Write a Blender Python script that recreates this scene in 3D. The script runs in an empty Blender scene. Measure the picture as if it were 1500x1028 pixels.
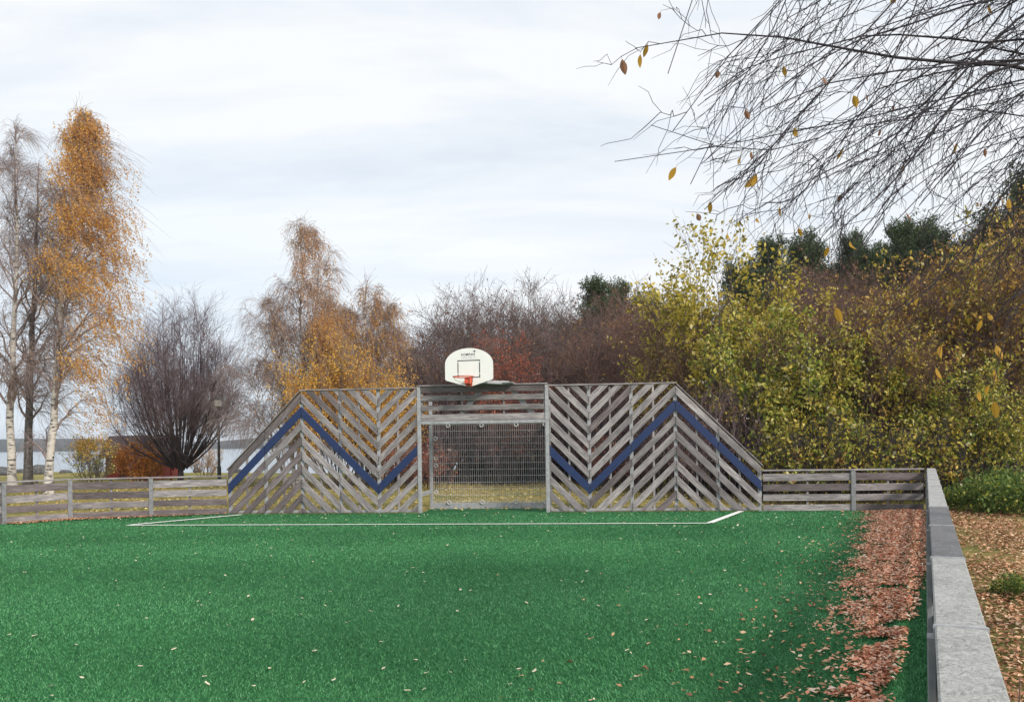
import bpy, math, random
import numpy as np
from mathutils import Vector, Matrix

S = bpy.context.scene
COL = S.collection
random.seed(7)
RAD = math.radians

# ------------------------------------------------------------------ camera
F, CX, CY, ROLL, CAMH = 1300.0, 750.0, 648.0, 0.0138, 1.6
cam_d = bpy.data.cameras.new("camera")
cam = bpy.data.objects.new("camera", cam_d)
COL.objects.link(cam)
cam.location = (0, 0, CAMH)
cam.rotation_euler = (math.pi / 2, ROLL, 0)
cam_d.sensor_width = 36.0
cam_d.lens = F / 1500 * 36
cam_d.shift_y = (CY - 514) / 1500
cam_d.clip_start = 0.05
cam_d.clip_end = 6000
S.camera = cam

# ------------------------------------------------------------------ light
SUN_EL, SUN_AZ = 34.0, 138.0          # azimuth clockwise from +Y: behind and to the right
world = bpy.data.worlds.new("World")
S.world = world
world.use_nodes = True
wn, wl = world.node_tree.nodes, world.node_tree.links
wn.clear()
w_out = wn.new("ShaderNodeOutputWorld")
w_bg = wn.new("ShaderNodeBackground")
w_bg.inputs["Strength"].default_value = 0.091
sky = wn.new("ShaderNodeTexSky")
sky.sky_type = 'NISHITA'
sky.sun_disc = False
sky.sun_elevation = RAD(SUN_EL)
sky.sun_rotation = RAD(SUN_AZ)
sky.air_density = 1.0
sky.dust_density = 1.5
tc = wn.new("ShaderNodeTexCoord")
sep = wn.new("ShaderNodeSeparateXYZ")
wl.new(tc.outputs["Generated"], sep.inputs[0])
def wmath(op, a, b=None, clamp=False):
    n = wn.new("ShaderNodeMath"); n.operation = op; n.use_clamp = clamp
    for i, v in enumerate((a, b)):
        if v is None: continue
        if isinstance(v, (int, float)): n.inputs[i].default_value = v
        else: wl.new(v, n.inputs[i])
    return n.outputs[0]
zc = wmath('ADD', wmath('MAXIMUM', sep.outputs[2], 0.0), 0.16)
cxy = wn.new("ShaderNodeCombineXYZ")
wl.new(wmath('DIVIDE', sep.outputs[0], zc), cxy.inputs[0])
wl.new(wmath('DIVIDE', sep.outputs[1], zc), cxy.inputs[1])
mp = wn.new("ShaderNodeMapping")
mp.inputs["Rotation"].default_value = (0, 0, RAD(-24))
mp.inputs["Scale"].default_value = (0.55, 1.5, 1)
mp.inputs["Location"].default_value = (3.1, 0.4, 0)
wl.new(cxy.outputs[0], mp.inputs[0])
def wnoise(scale, detail, rough, dist=0.0):
    n = wn.new("ShaderNodeTexNoise")
    n.inputs["Scale"].default_value = scale; n.inputs["Detail"].default_value = detail
    n.inputs["Roughness"].default_value = rough; n.inputs["Distortion"].default_value = dist
    wl.new(mp.outputs[0], n.inputs["Vector"])
    return n.outputs[0]
def wramp(fac, stops):
    n = wn.new("ShaderNodeValToRGB")
    cr = n.color_ramp
    while len(cr.elements) < len(stops): cr.elements.new(0.5)
    for e, (p, c) in zip(cr.elements, stops):
        e.position = p; e.color = (*c, 1)
    wl.new(fac, n.inputs[0])
    return n.outputs[0]
def wmix(fac, a, b):
    n = wn.new("ShaderNodeMix"); n.data_type = 'RGBA'
    if isinstance(fac, (int, float)): n.inputs[0].default_value = fac
    else: wl.new(fac, n.inputs[0])
    for i, v in ((6, a), (7, b)):
        if isinstance(v, tuple): n.inputs[i].default_value = (*v, 1)
        else: wl.new(v, n.inputs[i])
    return n.outputs[2]
cl1 = wnoise(0.55, 5, 0.52, 0.6)
cl2 = wnoise(1.7, 6, 0.6, 0.3)
# cloud deck: pale grey-blue undersides to white, values for strength 0.1
cloud = wramp(wmath('ADD', wmath('MULTIPLY', cl1, 0.45), wmath('MULTIPLY', cl2, 0.55)),
              [(0.36, (6.7, 7.5, 8.5)), (0.46, (8.1, 8.7, 9.4)), (0.57, (9.7, 9.9, 10.1))])
haze_band = wramp(sep.outputs[2], [(0.05, (1, 1, 1)), (0.36, (0, 0, 0))])
hb = wn.new("ShaderNodeSeparateColor"); wl.new(haze_band, hb.inputs[0])
side = wmath('ADD', wmath('MULTIPLY', sep.outputs[0], 1.7), 0.62, True)
veil = wmix(side, (8.4, 9.5, 10.6), (11.0, 11.0, 10.9))
cloud2 = wmix(wmath('MULTIPLY', hb.outputs[0], 0.75), cloud, veil)
final = wmix(0.93, sky.outputs[0], cloud2)
wl.new(final, w_bg.inputs["Color"])
wl.new(w_bg.outputs[0], w_out.inputs["Surface"])

sun_d = bpy.data.lights.new("sun", 'SUN')
sun_d.energy = 2.7
sun_d.angle = RAD(11)
sun_d.color = (1.0, 0.93, 0.84)
sun = bpy.data.objects.new("sun", sun_d)
COL.objects.link(sun)
_az, _el = RAD(SUN_AZ), RAD(SUN_EL)
to_sun = Vector((math.sin(_az) * math.cos(_el), math.cos(_az) * math.cos(_el), math.sin(_el)))
sun.rotation_euler = to_sun.to_track_quat('Z', 'Y').to_euler()
sun.location = (20, -20, 30)

S.view_settings.view_transform = 'Standard'
S.view_settings.look = 'None'
S.view_settings.exposure = 0.22
S.view_settings.gamma = 1.0
S.view_settings.use_curve_mapping = False
S.render.engine = 'CYCLES'
S.cycles.max_bounces = 6
S.cycles.diffuse_bounces = 3
S.cycles.transmission_bounces = 3
S.cycles.transparent_max_bounces = 8

# ------------------------------------------------------------------ layout helpers
def ray(px, py):
    a, b = (px - CX) / F, -(py - CY) / F
    return (a * math.cos(ROLL) + b * math.sin(ROLL), 1.0, -a * math.sin(ROLL) + b * math.cos(ROLL))
def at(px, py, Y):
    d = ray(px, py)
    return Vector((d[0] * Y, Y, CAMH + d[2] * Y))
def px_x(px, Y):
    return ray(px, CY)[0] * Y
def sstep(a, b, x):
    t = np.clip((x - a) / (b - a), 0, 1)
    return t * t * (3 - 2 * t)
def ground_h(x, y):
    """height of the terrain: flat round the court, a hill behind on the right, falling to the lake on the left"""
    x = np.asarray(x, float); y = np.asarray(y, float)
    right = sstep(-8, 22, x - 0.10 * (y - 30))
    hill = sstep(30 + 8 * (1 - sstep(4, 9, x)), 66, y) * (0.6 + 5.6 * right) * sstep(-9, 1, x)
    hill = hill + sstep(55, 160, y) * 5 * right
    lake = -2.2 * sstep(50, 78, y + 0.5 * (x + 12)) * (1 - sstep(-9, 2, x))
    bumps = 0.05 * np.sin(x * 1.3 + 0.7 * y) * np.cos(y * 0.9) * sstep(21, 26, y)
    return hill + lake + bumps
def gz(x, y): return float(ground_h(x, y))

# ------------------------------------------------------------------ materials
class NT:
    def __init__(self, name):
        self.m = bpy.data.materials.new(name)
        self.m.use_nodes = True
        self.t = self.m.node_tree
        self.b = self.t.nodes["Principled BSDF"]
        self.out = self.t.nodes["Material Output"]
    def n(self, typ, **kw):
        x = self.t.nodes.new(typ)
        for k, v in kw.items(): setattr(x, k, v)
        return x
    def link(self, a, b): self.t.links.new(a, b)
    def setin(self, node, key, v):
        s = node.inputs[key]
        if hasattr(v, "is_linked"): self.link(v, s)
        elif isinstance(v, tuple) and len(v) == 3 and s.type == 'RGBA': s.default_value = (*v, 1)
        else: s.default_value = v
    def coord(self, scale=(1, 1, 1), kind="Object", rot=(0, 0, 0)):
        c = self.n("ShaderNodeTexCoord"); m = self.n("ShaderNodeMapping")
        m.inputs["Scale"].default_value = scale; m.inputs["Rotation"].default_value = rot
        self.link(c.outputs[kind], m.inputs[0])
        return m.outputs[0]
    def noise(self, vec, scale, detail=4, rough=0.55, dist=0.0):
        x = self.n("ShaderNodeTexNoise")
        self.link(vec, x.inputs["Vector"])
        x.inputs["Scale"].default_value = scale; x.inputs["Detail"].default_value = detail
        x.inputs["Roughness"].default_value = rough; x.inputs["Distortion"].default_value = dist
        return x.outputs[0]
    def ramp(self, fac, stops, interp='LINEAR'):
        x = self.n("ShaderNodeValToRGB"); cr = x.color_ramp; cr.interpolation = interp
        while len(cr.elements) < len(stops): cr.elements.new(0.5)
        for e, (p, c) in zip(cr.elements, stops):
            e.position = p; e.color = (*c, 1) if isinstance(c, tuple) else (c, c, c, 1)
        self.link(fac, x.inputs[0])
        return x.outputs[0]
    def mix(self, fac, a, b, blend='MIX'):
        x = self.n("ShaderNodeMix", data_type='RGBA', blend_type=blend)
        if hasattr(fac, "is_linked"): self.link(fac, x.inputs[0])
        else: x.inputs[0].default_value = fac
        for i, v in ((6, a), (7, b)):
            if hasattr(v, "is_linked"): self.link(v, x.inputs[i])
            else: x.inputs[i].default_value = (*v, 1)
        return x.outputs[2]
    def math(self, op, a, b=None):
        x = self.n("ShaderNodeMath", operation=op)
        for i, v in enumerate((a, b)):
            if v is None: continue
            if hasattr(v, "is_linked"): self.link(v, x.inputs[i])
            else: x.inputs[i].default_value = v
        return x.outputs[0]
    def bump(self, h, strength, dist=0.01):
        x = self.n("ShaderNodeBump")
        x.inputs["Strength"].default_value = strength; x.inputs["Distance"].default_value = dist
        self.link(h, x.inputs["Height"])
        self.link(x.outputs[0], self.b.inputs["Normal"])
    def col(self, v): self.setin(self.b, "Base Color", v)
    def rough(self, v): self.setin(self.b, "Roughness", v)
    def orand(self):
        return self.n("ShaderNodeObjectInfo").outputs["Random"]

def wood(name, dark, mid, light, vary=(0.72, 1.2)):
    k = NT(name)
    v = k.coord((1.0, 9.0, 9.0))
    r = k.orand()
    off = k.n("ShaderNodeVectorMath", operation='ADD')
    cmb = k.n("ShaderNodeCombineXYZ")
    k.link(k.math('MULTIPLY', r, 37.0), cmb.inputs[0]); k.link(k.math('MULTIPLY', r, 91.0), cmb.inputs[1])
    k.link(v, off.inputs[0]); k.link(cmb.outputs[0], off.inputs[1])
    grain = k.noise(off.outputs[0], 3.2, 9, 0.66, 0.5)
    c = k.ramp(grain, [(0.30, dark), (0.48, mid), (0.68, light)])
    v2 = k.coord((0.8, 2.5, 2.5))
    off2 = k.n("ShaderNodeVectorMath", operation='ADD')
    k.link(v2, off2.inputs[0]); k.link(cmb.outputs[0], off2.inputs[1])
    blot = k.noise(off2.outputs[0], 1.6, 4, 0.6)
    c = k.mix(k.ramp(blot, [(0.42, 0.0), (0.66, 0.55)]), c, dark)
    fine = k.noise(k.coord((4, 70, 70)), 5, 3, 0.6)
    c = k.mix(0.6, c, k.ramp(fine, [(0.3, 0.62), (0.7, 1.15)]), 'MULTIPLY')
    mr = k.n("ShaderNodeMapRange"); k.link(r, mr.inputs[0])
    mr.inputs[3].default_value, mr.inputs[4].default_value = vary
    val = k.n("ShaderNodeCombineColor")
    for i in range(3): k.link(mr.outputs[0], val.inputs[i])
    c = k.mix(1.0, c, val.outputs[0], 'MULTIPLY')
    k.col(c); k.rough(0.85)
    k.bump(grain, 0.5, 0.006)
    return k.m
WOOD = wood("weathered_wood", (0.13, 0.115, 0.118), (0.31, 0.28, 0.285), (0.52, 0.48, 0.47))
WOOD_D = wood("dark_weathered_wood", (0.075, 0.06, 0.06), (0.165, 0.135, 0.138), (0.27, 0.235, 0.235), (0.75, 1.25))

def paint(name, c, rough=0.5, var=0.12, metal=0.0, scale=6):
    k = NT(name)
    n = k.noise(k.coord((1, 1, 1)), scale, 5, 0.6)
    k.col(k.mix(k.ramp(n, [(0.35, 0.0), (0.7, 1.0)]), tuple(x * (1 - var) for x in c), tuple(min(1, x * (1 + var)) for x in c)))
    k.rough(rough); k.b.inputs["Metallic"].default_value = metal
    return k.m
def blue_mat():
    k = NT("blue_painted_wood")
    n = k.noise(k.coord((1, 10, 10)), 3.0, 7, 0.65, 0.4); m = k.noise(k.coord((2, 8, 8)), 9.0, 5, 0.7)
    c = k.ramp(n, [(0.3, (0.007, 0.020, 0.078)), (0.6, (0.013, 0.033, 0.118)), (0.75, (0.028, 0.052, 0.15))])
    k.col(k.mix(k.ramp(m, [(0.66, 0.0), (0.72, 0.7)]), c, (0.16, 0.16, 0.18))); k.rough(0.55); k.bump(n, 0.4, 0.005)
    return k.m
BLUE = blue_mat()
STEEL = paint("galvanised_steel", (0.37, 0.375, 0.39), 0.6, 0.2, 0.1, 14)
STEEL_F = paint("dull_fence_steel", (0.235, 0.24, 0.25), 0.65, 0.2, 0.1, 14)
WIRE = paint("bright_zinc_wire", (0.50, 0.50, 0.51), 0.6, 0.1)
STEEL_D = paint("dark_steel", (0.12, 0.125, 0.13), 0.55, 0.15, 0.2)
WHITE = paint("white_board_laminate", (0.90, 0.895, 0.86), 0.35, 0.03)
BLACK = paint("black_print", (0.012, 0.012, 0.014), 0.6)
GREY_INK = paint("grey_print", (0.38, 0.37, 0.36), 0.6)
ORANGE = paint("orange_red_painted_steel", (0.62, 0.085, 0.03), 0.4, 0.1)
LINE_W = paint("white_turf_line", (0.80, 0.80, 0.76), 0.9, 0.10, 0, 40)
HUT_RED = paint("barn_red_boards", (0.30, 0.045, 0.03), 0.8, 0.2)
HUT_ROOF = paint("dark_roof_felt", (0.105, 0.082, 0.084), 0.9, 0.2)
POLE_RED = paint("signal_red_paint", (0.55, 0.06, 0.025), 0.6)
LAMP_DK = paint("dark_green_lamp_paint", (0.035, 0.045, 0.045), 0.5)
LAMP_GL = paint("opal_lamp_glass", (0.72, 0.74, 0.70), 0.25, 0.03)
ROCK = paint("grey_shore_rock", (0.10, 0.10, 0.105), 0.9, 0.4, 0, 3)
PALE_WALL = paint("pale_house_wall", (0.6, 0.58, 0.55), 0.8)

def cap_mat(name, a, b, c):
    k = NT(name)
    r = k.orand()
    cmb = k.n("ShaderNodeCombineXYZ"); k.link(k.math('MULTIPLY', r, 55.0), cmb.inputs[0])
    off = k.n("ShaderNodeVectorMath", operation='ADD')
    k.link(k.coord((0.8, 1, 1)), off.inputs[0]); k.link(cmb.outputs[0], off.inputs[1])
    n1 = k.noise(off.outputs[0], 3.0, 4, 0.6)
    n2 = k.noise(off.outputs[0], 30.0, 5, 0.62, 1.6)
    n3 = k.noise(off.outputs[0], 140.0, 3, 0.6)
    f = k.math('ADD', k.math('MULTIPLY', n1, 0.3), k.math('MULTIPLY', n2, 0.7))
    col = k.ramp(f, [(0.34, a), (0.50, b), (0.66, c)])
    col = k.mix(0.5, col, k.ramp(n3, [(0.3, 0.75), (0.7, 1.15)]), 'MULTIPLY')
    k.col(col); k.rough(0.8)
    k.bump(k.math('ADD', n2, k.math('MULTIPLY', n3, 0.4)), 0.8, 0.010)
    return k.m
CAP_L = cap_mat("pale_weathered_cap", (0.20, 0.20, 0.195), (0.37, 0.37, 0.355), (0.50, 0.50, 0.48))
CAP_D = cap_mat("dark_weathered_cap", (0.085, 0.085, 0.09), (0.15, 0.15, 0.155), (0.22, 0.22, 0.225))

def bark(name, a, b, scale=(6, 6, 1.2), ns=4):
    k = NT(name)
    n = k.noise(k.coord(scale), ns, 6, 0.65, 0.4)
    k.col(k.ramp(n, [(0.35, a), (0.65, b)])); k.rough(0.9); k.bump(n, 0.6, 0.02)
    return k.m
BARK_BROWN = bark("brown_bark", (0.045, 0.034, 0.034), (0.12, 0.095, 0.09))
BARK_DARK = bark("dark_purple_bark", (0.03, 0.022, 0.026), (0.075, 0.055, 0.06))
BARK_PINE = bark("pine_bark", (0.09, 0.05, 0.035), (0.20, 0.11, 0.075))
BARK_BIRCH = bark("white_birch_bark", (0.035, 0.03, 0.03), (0.62, 0.58, 0.53), (1.6, 1.6, 5.0), 2.2)
_k = BARK_BIRCH.node_tree.nodes
for _x in _k:
    if _x.type == 'VALTORGB':
        _x.color_ramp.elements[0].position = 0.38; _x.color_ramp.elements[1].position = 0.50
BARK_GREY = bark("dark_grey_birch_bark", (0.05, 0.045, 0.045), (0.22, 0.20, 0.19), (2, 2, 4), 3)
TWIG_PURPLE = paint("purple_grey_twigs", (0.30, 0.235, 0.225), 0.85, 0.25)
TWIG_VIOLET = paint("violet_brown_twigs", (0.17, 0.12, 0.13), 0.85, 0.25)
TWIG_BROWN = paint("brown_twigs", (0.150, 0.108, 0.100), 0.85, 0.3)
TWIG_RED = paint("red_brown_twigs", (0.165, 0.095, 0.078), 0.85, 0.3)
TWIG_DARK = paint("dark_twigs", (0.045, 0.036, 0.042), 0.85, 0.25)
TWIG_PALE = paint("pale_tan_twigs", (0.26, 0.21, 0.175), 0.85, 0.25)
TWIG_NEAR = paint("slate_dark_twigs", (0.020, 0.015, 0.022), 0.8, 0.3)

def leafy(name, stops, trans=0.3, rough=0.6):
    k = NT(name)
    g = k.n("ShaderNodeNewGeometry")
    c = k.ramp(g.outputs["Random Per Island"], stops)
    k.col(c); k.rough(rough); k.b.inputs["Specular IOR Level"].default_value = 0.22
    tr = k.n("ShaderNodeBsdfTranslucent"); k.link(c, tr.inputs[0])
    mx = k.n("ShaderNodeMixShader"); mx.inputs[0].default_value = trans
    k.link(k.b.outputs[0], mx.inputs[1]); k.link(tr.outputs[0], mx.inputs[2])
    k.link(mx.outputs[0], k.out.inputs[0])
    return k.m
L_ORANGE = leafy("orange_birch_leaves", [(0, (0.54, 0.25, 0.06)), (0.4, (0.76, 0.41, 0.09)), (0.8, (0.84, 0.53, 0.14)), (1, (0.78, 0.44, 0.17))], 0.5)
L_RUST = leafy("rust_birch_leaves", [(0, (0.50, 0.27, 0.14)), (0.5, (0.70, 0.42, 0.21)), (1, (0.80, 0.54, 0.28))], 0.5)
L_GOLD = leafy("golden_birch_leaves", [(0, (0.58, 0.30, 0.05)), (0.5, (0.74, 0.44, 0.07)), (1, (0.80, 0.54, 0.14))])
L_OLIVE = leafy("olive_yellow_leaves", [(0, (0.16, 0.15, 0.025)), (0.35, (0.36, 0.31, 0.045)), (0.7, (0.58, 0.46, 0.07)), (0.92, (0.74, 0.58, 0.14)), (1, (0.84, 0.78, 0.48))], 0.42)
L_LIME = leafy("yellow_green_leaves", [(0, (0.09, 0.15, 0.025)), (0.4, (0.27, 0.33, 0.05)), (0.75, (0.53, 0.50, 0.09)), (0.93, (0.74, 0.66, 0.20)), (1, (0.84, 0.82, 0.58))], 0.42)
L_AMBER = leafy("amber_brown_leaves", [(0, (0.15, 0.08, 0.03)), (0.4, (0.36, 0.20, 0.05)), (0.8, (0.60, 0.38, 0.07)), (1, (0.78, 0.58, 0.18))])
L_RED = leafy("dull_red_leaves", [(0, (0.24, 0.06, 0.04)), (0.5, (0.40, 0.11, 0.07)), (1, (0.50, 0.20, 0.12))])
L_BUSHRED = leafy("orange_red_bush_leaves", [(0, (0.50, 0.15, 0.03)), (0.5, (0.74, 0.30, 0.06)), (1, (0.80, 0.44, 0.10))])
L_BROWN = leafy("withered_brown_leaves", [(0, (0.10, 0.052, 0.038)), (0.6, (0.21, 0.105, 0.07)), (1, (0.38, 0.23, 0.13))])
L_GREEN = leafy("fresh_green_leaves", [(0, (0.045, 0.085, 0.02)), (0.6, (0.11, 0.18, 0.04)), (1, (0.26, 0.32, 0.09))])
L_PINE = leafy("pine_needles", [(0, (0.03, 0.055, 0.022)), (0.6, (0.06, 0.095, 0.035)), (1, (0.10, 0.13, 0.045))], 0.15)
L_PALE = leafy("whitish_berries_and_leaves", [(0, (0.5, 0.48, 0.42)), (1, (0.75, 0.73, 0.66))], 0.1)
L_HANG = leafy("hanging_ochre_leaf", [(0, (0.40, 0.18, 0.03)), (0.5, (0.52, 0.29, 0.04)), (1, (0.60, 0.40, 0.06))], 0.4)
L_HANGB = leafy("hanging_brown_leaf", [(0, (0.20, 0.10, 0.07)), (1, (0.34, 0.17, 0.09))], 0.3)
LIT_RED = leafy("reddish_fallen_leaves", [(0, (0.32, 0.10, 0.055)), (0.25, (0.64, 0.26, 0.15)), (0.65, (0.79, 0.41, 0.26)), (0.9, (0.84, 0.60, 0.44)), (1, (0.86, 0.76, 0.63))], 0.05)
LIT_TAN = leafy("tan_fallen_leaves", [(0, (0.17, 0.08, 0.045)), (0.3, (0.42, 0.20, 0.11)), (0.75, (0.62, 0.36, 0.20)), (1, (0.78, 0.58, 0.40))], 0.05)
LIT_YEL = leafy("yellowish_fallen_leaves", [(0, (0.30, 0.19, 0.06)), (0.6, (0.55, 0.40, 0.12)), (1, (0.72, 0.60, 0.30))], 0.05)
LIT_PALE = leafy("pale_fallen_leaves", [(0, (0.48, 0.34, 0.22)), (0.5, (0.66, 0.56, 0.40)), (1, (0.80, 0.74, 0.60))], 0.05)

def ground_mat():
    k = NT("rough_grass_ground")
    v = k.coord((1, 1, 1))
    n1 = k.noise(v, 0.35, 5, 0.6); n2 = k.noise(v, 6, 6, 0.7); n3 = k.noise(v, 45, 4, 0.7)
    c = k.ramp(n2, [(0.3, (0.13, 0.115, 0.040)), (0.5, (0.32, 0.27, 0.095)), (0.7, (0.50, 0.40, 0.17))])
    c = k.mix(k.ramp(n1, [(0.45, 0.0), (0.62, 0.75)]), c, (0.13, 0.155, 0.045))
    c = k.mix(0.7, c, k.ramp(n3, [(0.25, 0.5), (0.75, 1.35)]), 'MULTIPLY')
    k.col(c); k.rough(1.0); k.b.inputs['Specular IOR Level'].default_value = 0.1; k.bump(k.math('ADD', n2, n3), 0.8, 0.05)
    return k.m
GROUND = ground_mat()
def turf_mat():
    k = NT("green_artificial_turf")
    v = k.coord((1, 1, 1))
    n1 = k.noise(v, 0.5, 4, 0.6); n2 = k.noise(k.coord((1, 2.2, 1)), 9, 5, 0.7); n3 = k.noise(v, 120, 3, 0.7)
    c = k.ramp(n1, [(0.35, (0.022, 0.110, 0.040)), (0.65, (0.032, 0.145, 0.054))])
    c = k.mix(0.55, c, k.ramp(n2, [(0.3, 0.7), (0.7, 1.25)]), 'MULTIPLY')
    c = k.mix(0.8, c, k.ramp(n3, [(0.25, 0.45), (0.75, 1.4)]), 'MULTIPLY')
    k.col(c); k.rough(0.9); k.b.inputs['Specular IOR Level'].default_value = 0.1; k.bump(n3, 0.6, 0.01)
    return k.m
TURF = turf_mat()
def blade_mat():
    k = NT("turf_fibre")
    g = k.n("ShaderNodeNewGeometry")
    c = k.ramp(g.outputs["Random Per Island"], [(0, (0.036, 0.150, 0.052)), (0.5, (0.072, 0.255, 0.098)), (0.9, (0.118, 0.335, 0.142)), (1, (0.21, 0.43, 0.23))])
    n1 = k.noise(k.coord((1, 1, 1)), 0.45, 4, 0.6)
    c = k.mix(0.8, c, k.ramp(n1, [(0.35, 0.86), (0.65, 1.12)]), 'MULTIPLY')
    k.col(c); k.rough(0.6); k.b.inputs['Specular IOR Level'].default_value = 0.12
    return k.m
BLADE = blade_mat()
def water_mat():
    k = NT("lake_water")
    n = k.noise(k.coord((0.25, 0.9, 1)), 1.2, 5, 0.6)
    k.col((0.16, 0.20, 0.24)); k.rough(0.12)
    k.b.inputs["IOR"].default_value = 1.33
    k.bump(n, 0.35, 0.25)
    return k.m
WATER = water_mat()
FARHILL = paint("far_wooded_shore", (0.030, 0.036, 0.034), 1.0, 0.35, 0, 0.05)

# ------------------------------------------------------------------ object helpers
def new_obj(name, me, mat=None, parent=None):
    o = bpy.data.objects.new(name, me)
    COL.objects.link(o)
    if mat is not None and me is not None and len(me.materials) == 0: me.materials.append(mat)
    if parent is not None: o.parent = parent
    return o
def tag(o, label=None, cat=None, group=None, kind=None):
    if label: o["label"] = label
    if cat: o["category"] = cat
    if group: o["group"] = group
    if kind: o["kind"] = kind
    return o
def thing(name, label, cat, loc=(0, 0, 0), rz=0.0, group=None):
    o = bpy.data.objects.new(name, None)
    o.empty_display_size = 0.2
    COL.objects.link(o)
    o.location = loc; o.rotation_euler = (0, 0, rz)
    return tag(o, label, cat, group)
def np_mesh(name, V, FS, mat, smooth=False):
    V = np.ascontiguousarray(V, dtype=np.float32)
    me = bpy.data.meshes.new(name)
    me.vertices.add(len(V)); me.vertices.foreach_set("co", V.ravel())
    FS = [np.asarray(f, dtype=np.int32) for f in FS if len(f)]
    tot = sum(f.size for f in FS); npoly = sum(len(f) for f in FS)
    me.loops.add(tot); me.polygons.add(npoly)
    me.loops.foreach_set("vertex_index", np.concatenate([f.ravel() for f in FS]))
    st, off = [], 0
    for f in FS:
        st.append(off + np.arange(len(f)) * f.shape[1]); off += f.size
    me.polygons.foreach_set("loop_start", np.concatenate(st).astype(np.int32))
    if smooth: me.polygons.foreach_set("use_smooth", np.ones(npoly, dtype=bool))
    me.update(calc_edges=True)
    me.materials.append(mat)
    return me
def py_mesh(name, V, Fc, mat):
    me = bpy.data.meshes.new(name)
    me.from_pydata([tuple(v) for v in V], [], Fc)
    me.update(); me.materials.append(mat)
    return me
def bar_mesh(name, L, W, H, mat, c=0.004, jig=0.0):
    """box along X (centred), chamfered along its length"""
    w, h = W / 2, H / 2
    prof = [(-w + c, -h), (w - c, -h), (w, -h + c), (w, h - c), (w - c, h), (-w + c, h), (-w, h - c), (-w, -h + c)]
    V = [(-L / 2, y, z) for y, z in prof] + [(L / 2, y, z) for y, z in prof]
    Fc = [tuple(reversed(range(8))), tuple(range(8, 16))] + [(i, (i + 1) % 8, 8 + (i + 1) % 8, 8 + i) for i in range(8)]
    Fc = [tuple(reversed(f)) for f in Fc]
    Fc = [tuple(reversed(f)) for f in Fc]
    return py_mesh(name, V, Fc, mat)
def bar(name, a, b, W, H, mat, parent=None, c=0.004, up=(0, 0, 1)):
    """chamfered bar between two points; W across, H along the 'up' side"""
    a, b = Vector(a), Vector(b)
    d = b - a; L = d.length; d.normalize()
    u = Vector(up)
    if abs(d.dot(u)) > 0.99: u = Vector((0, 1, 0))
    y = u.cross(d).normalized(); z = d.cross(y)
    o = new_obj(name, bar_mesh(name, L, W, H, mat, c), None, parent)
    o.matrix_local = Matrix(((d.x, y.x, z.x, (a.x + b.x) / 2), (d.y, y.y, z.y, (a.y + b.y) / 2), (d.z, y.z, z.z, (a.z + b.z) / 2), (0, 0, 0, 1)))
    return o
def tube_arrays(P, R, k):
    """P (M,N,3), R (M,N) -> verts, quads, end-cap-free tapered tubes"""
    P = np.asarray(P, float); R = np.asarray(R, float)
    M, N, _ = P.shape
    T = np.gradient(P, axis=1)
    T /= np.linalg.norm(T, axis=2, keepdims=True) + 1e-9
    ref = np.where(np.abs(T[:, :1, 2:3]) > 0.85, np.array([1.0, 0.13, 0.0]), np.array([0.0, 0.12, 1.0]))
    A = np.cross(T, np.broadcast_to(ref, T.shape)); A /= np.linalg.norm(A, axis=2, keepdims=True) + 1e-9
    B = np.cross(T, A)
    th = np.arange(k) * 2 * np.pi / k
    V = P[:, :, None] + R[:, :, None, None] * (np.cos(th)[None, None, :, None] * A[:, :, None] + np.sin(th)[None, None, :, None] * B[:, :, None])
    V = V.reshape(-1, 3)
    m = np.arange(M)[:, None, None] * N * k; n = np.arange(N - 1)[None, :, None] * k; j = np.arange(k)[None, None, :]
    j2 = (j + 1) % k
    Q = np.stack([m + n + j, m + n + j2, m + n + k + j2, m + n + k + j], -1).reshape(-1, 4)
    return V, Q
def merge(parts):
    Vs, Fq, off = [], {}, 0
    for V, Fa in parts:
        Vs.append(V)
        Fq.setdefault(Fa.shape[1], []).append(Fa + off); off += len(V)
    return np.concatenate(Vs), [np.concatenate(x) for x in Fq.values()]
def tubes_mesh(name, sets, mat, smooth=True):
    V, FS = merge([tube_arrays(P, R, k) for P, R, k in sets])
    return np_mesh(name, V, FS, mat, smooth)
def unit(a):
    return a / (np.linalg.norm(a, axis=-1, keepdims=True) + 1e-9)
def leaf_arrays(rng, pos, size, axis=None, width=0.55, fold=0.18, flat=False):
    """folded two-triangle leaves; axis biases their direction, flat lays them on the ground"""
    n = len(pos)
    if flat:
        az = rng.uniform(0, 2 * np.pi, n); tilt = rng.normal(0, 0.17, n)
        ax = np.stack([np.cos(az) * np.cos(tilt), np.sin(az) * np.cos(tilt), np.sin(tilt)], -1)
        nr = unit(np.stack([rng.normal(0, 0.26, n), rng.normal(0, 0.26, n), np.ones(n)], -1))
    else:
        ax = rng.normal(0, 1, (n, 3))
        if axis is not None: ax = unit(ax) + np.asarray(axis)
        ax = unit(ax); nr = rng.normal(0, 1, (n, 3))
    sd = unit(np.cross(ax, nr)); nr = np.cross(sd, ax)
    s = size[:, None]
    wv = width * rng.uniform(0.8, 1.2, (n, 1)) * 0.5
    f = fold * rng.uniform(-0.6, 1.4, (n, 1))
    b = pos - ax * s * 0.5; t = pos + ax * s * 0.5 + nr * s * rng.normal(0, 0.12, (n, 1))
    mid = pos - ax * s * 0.06
    l = mid + sd * s * wv + nr * s * f; r = mid - sd * s * wv + nr * s * f
    V = np.stack([b, l, t, r], 1).reshape(-1, 3)
    i = np.arange(n)[:, None] * 4
    Fa = np.concatenate([i + [0, 2, 1], i + [0, 3, 2]])
    return V, Fa
def leaves_mesh(name, rng, pos, size, mat, **kw):
    V, Fa = leaf_arrays(rng, pos, size, **kw)
    return np_mesh(name, V, [Fa], mat)

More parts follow.
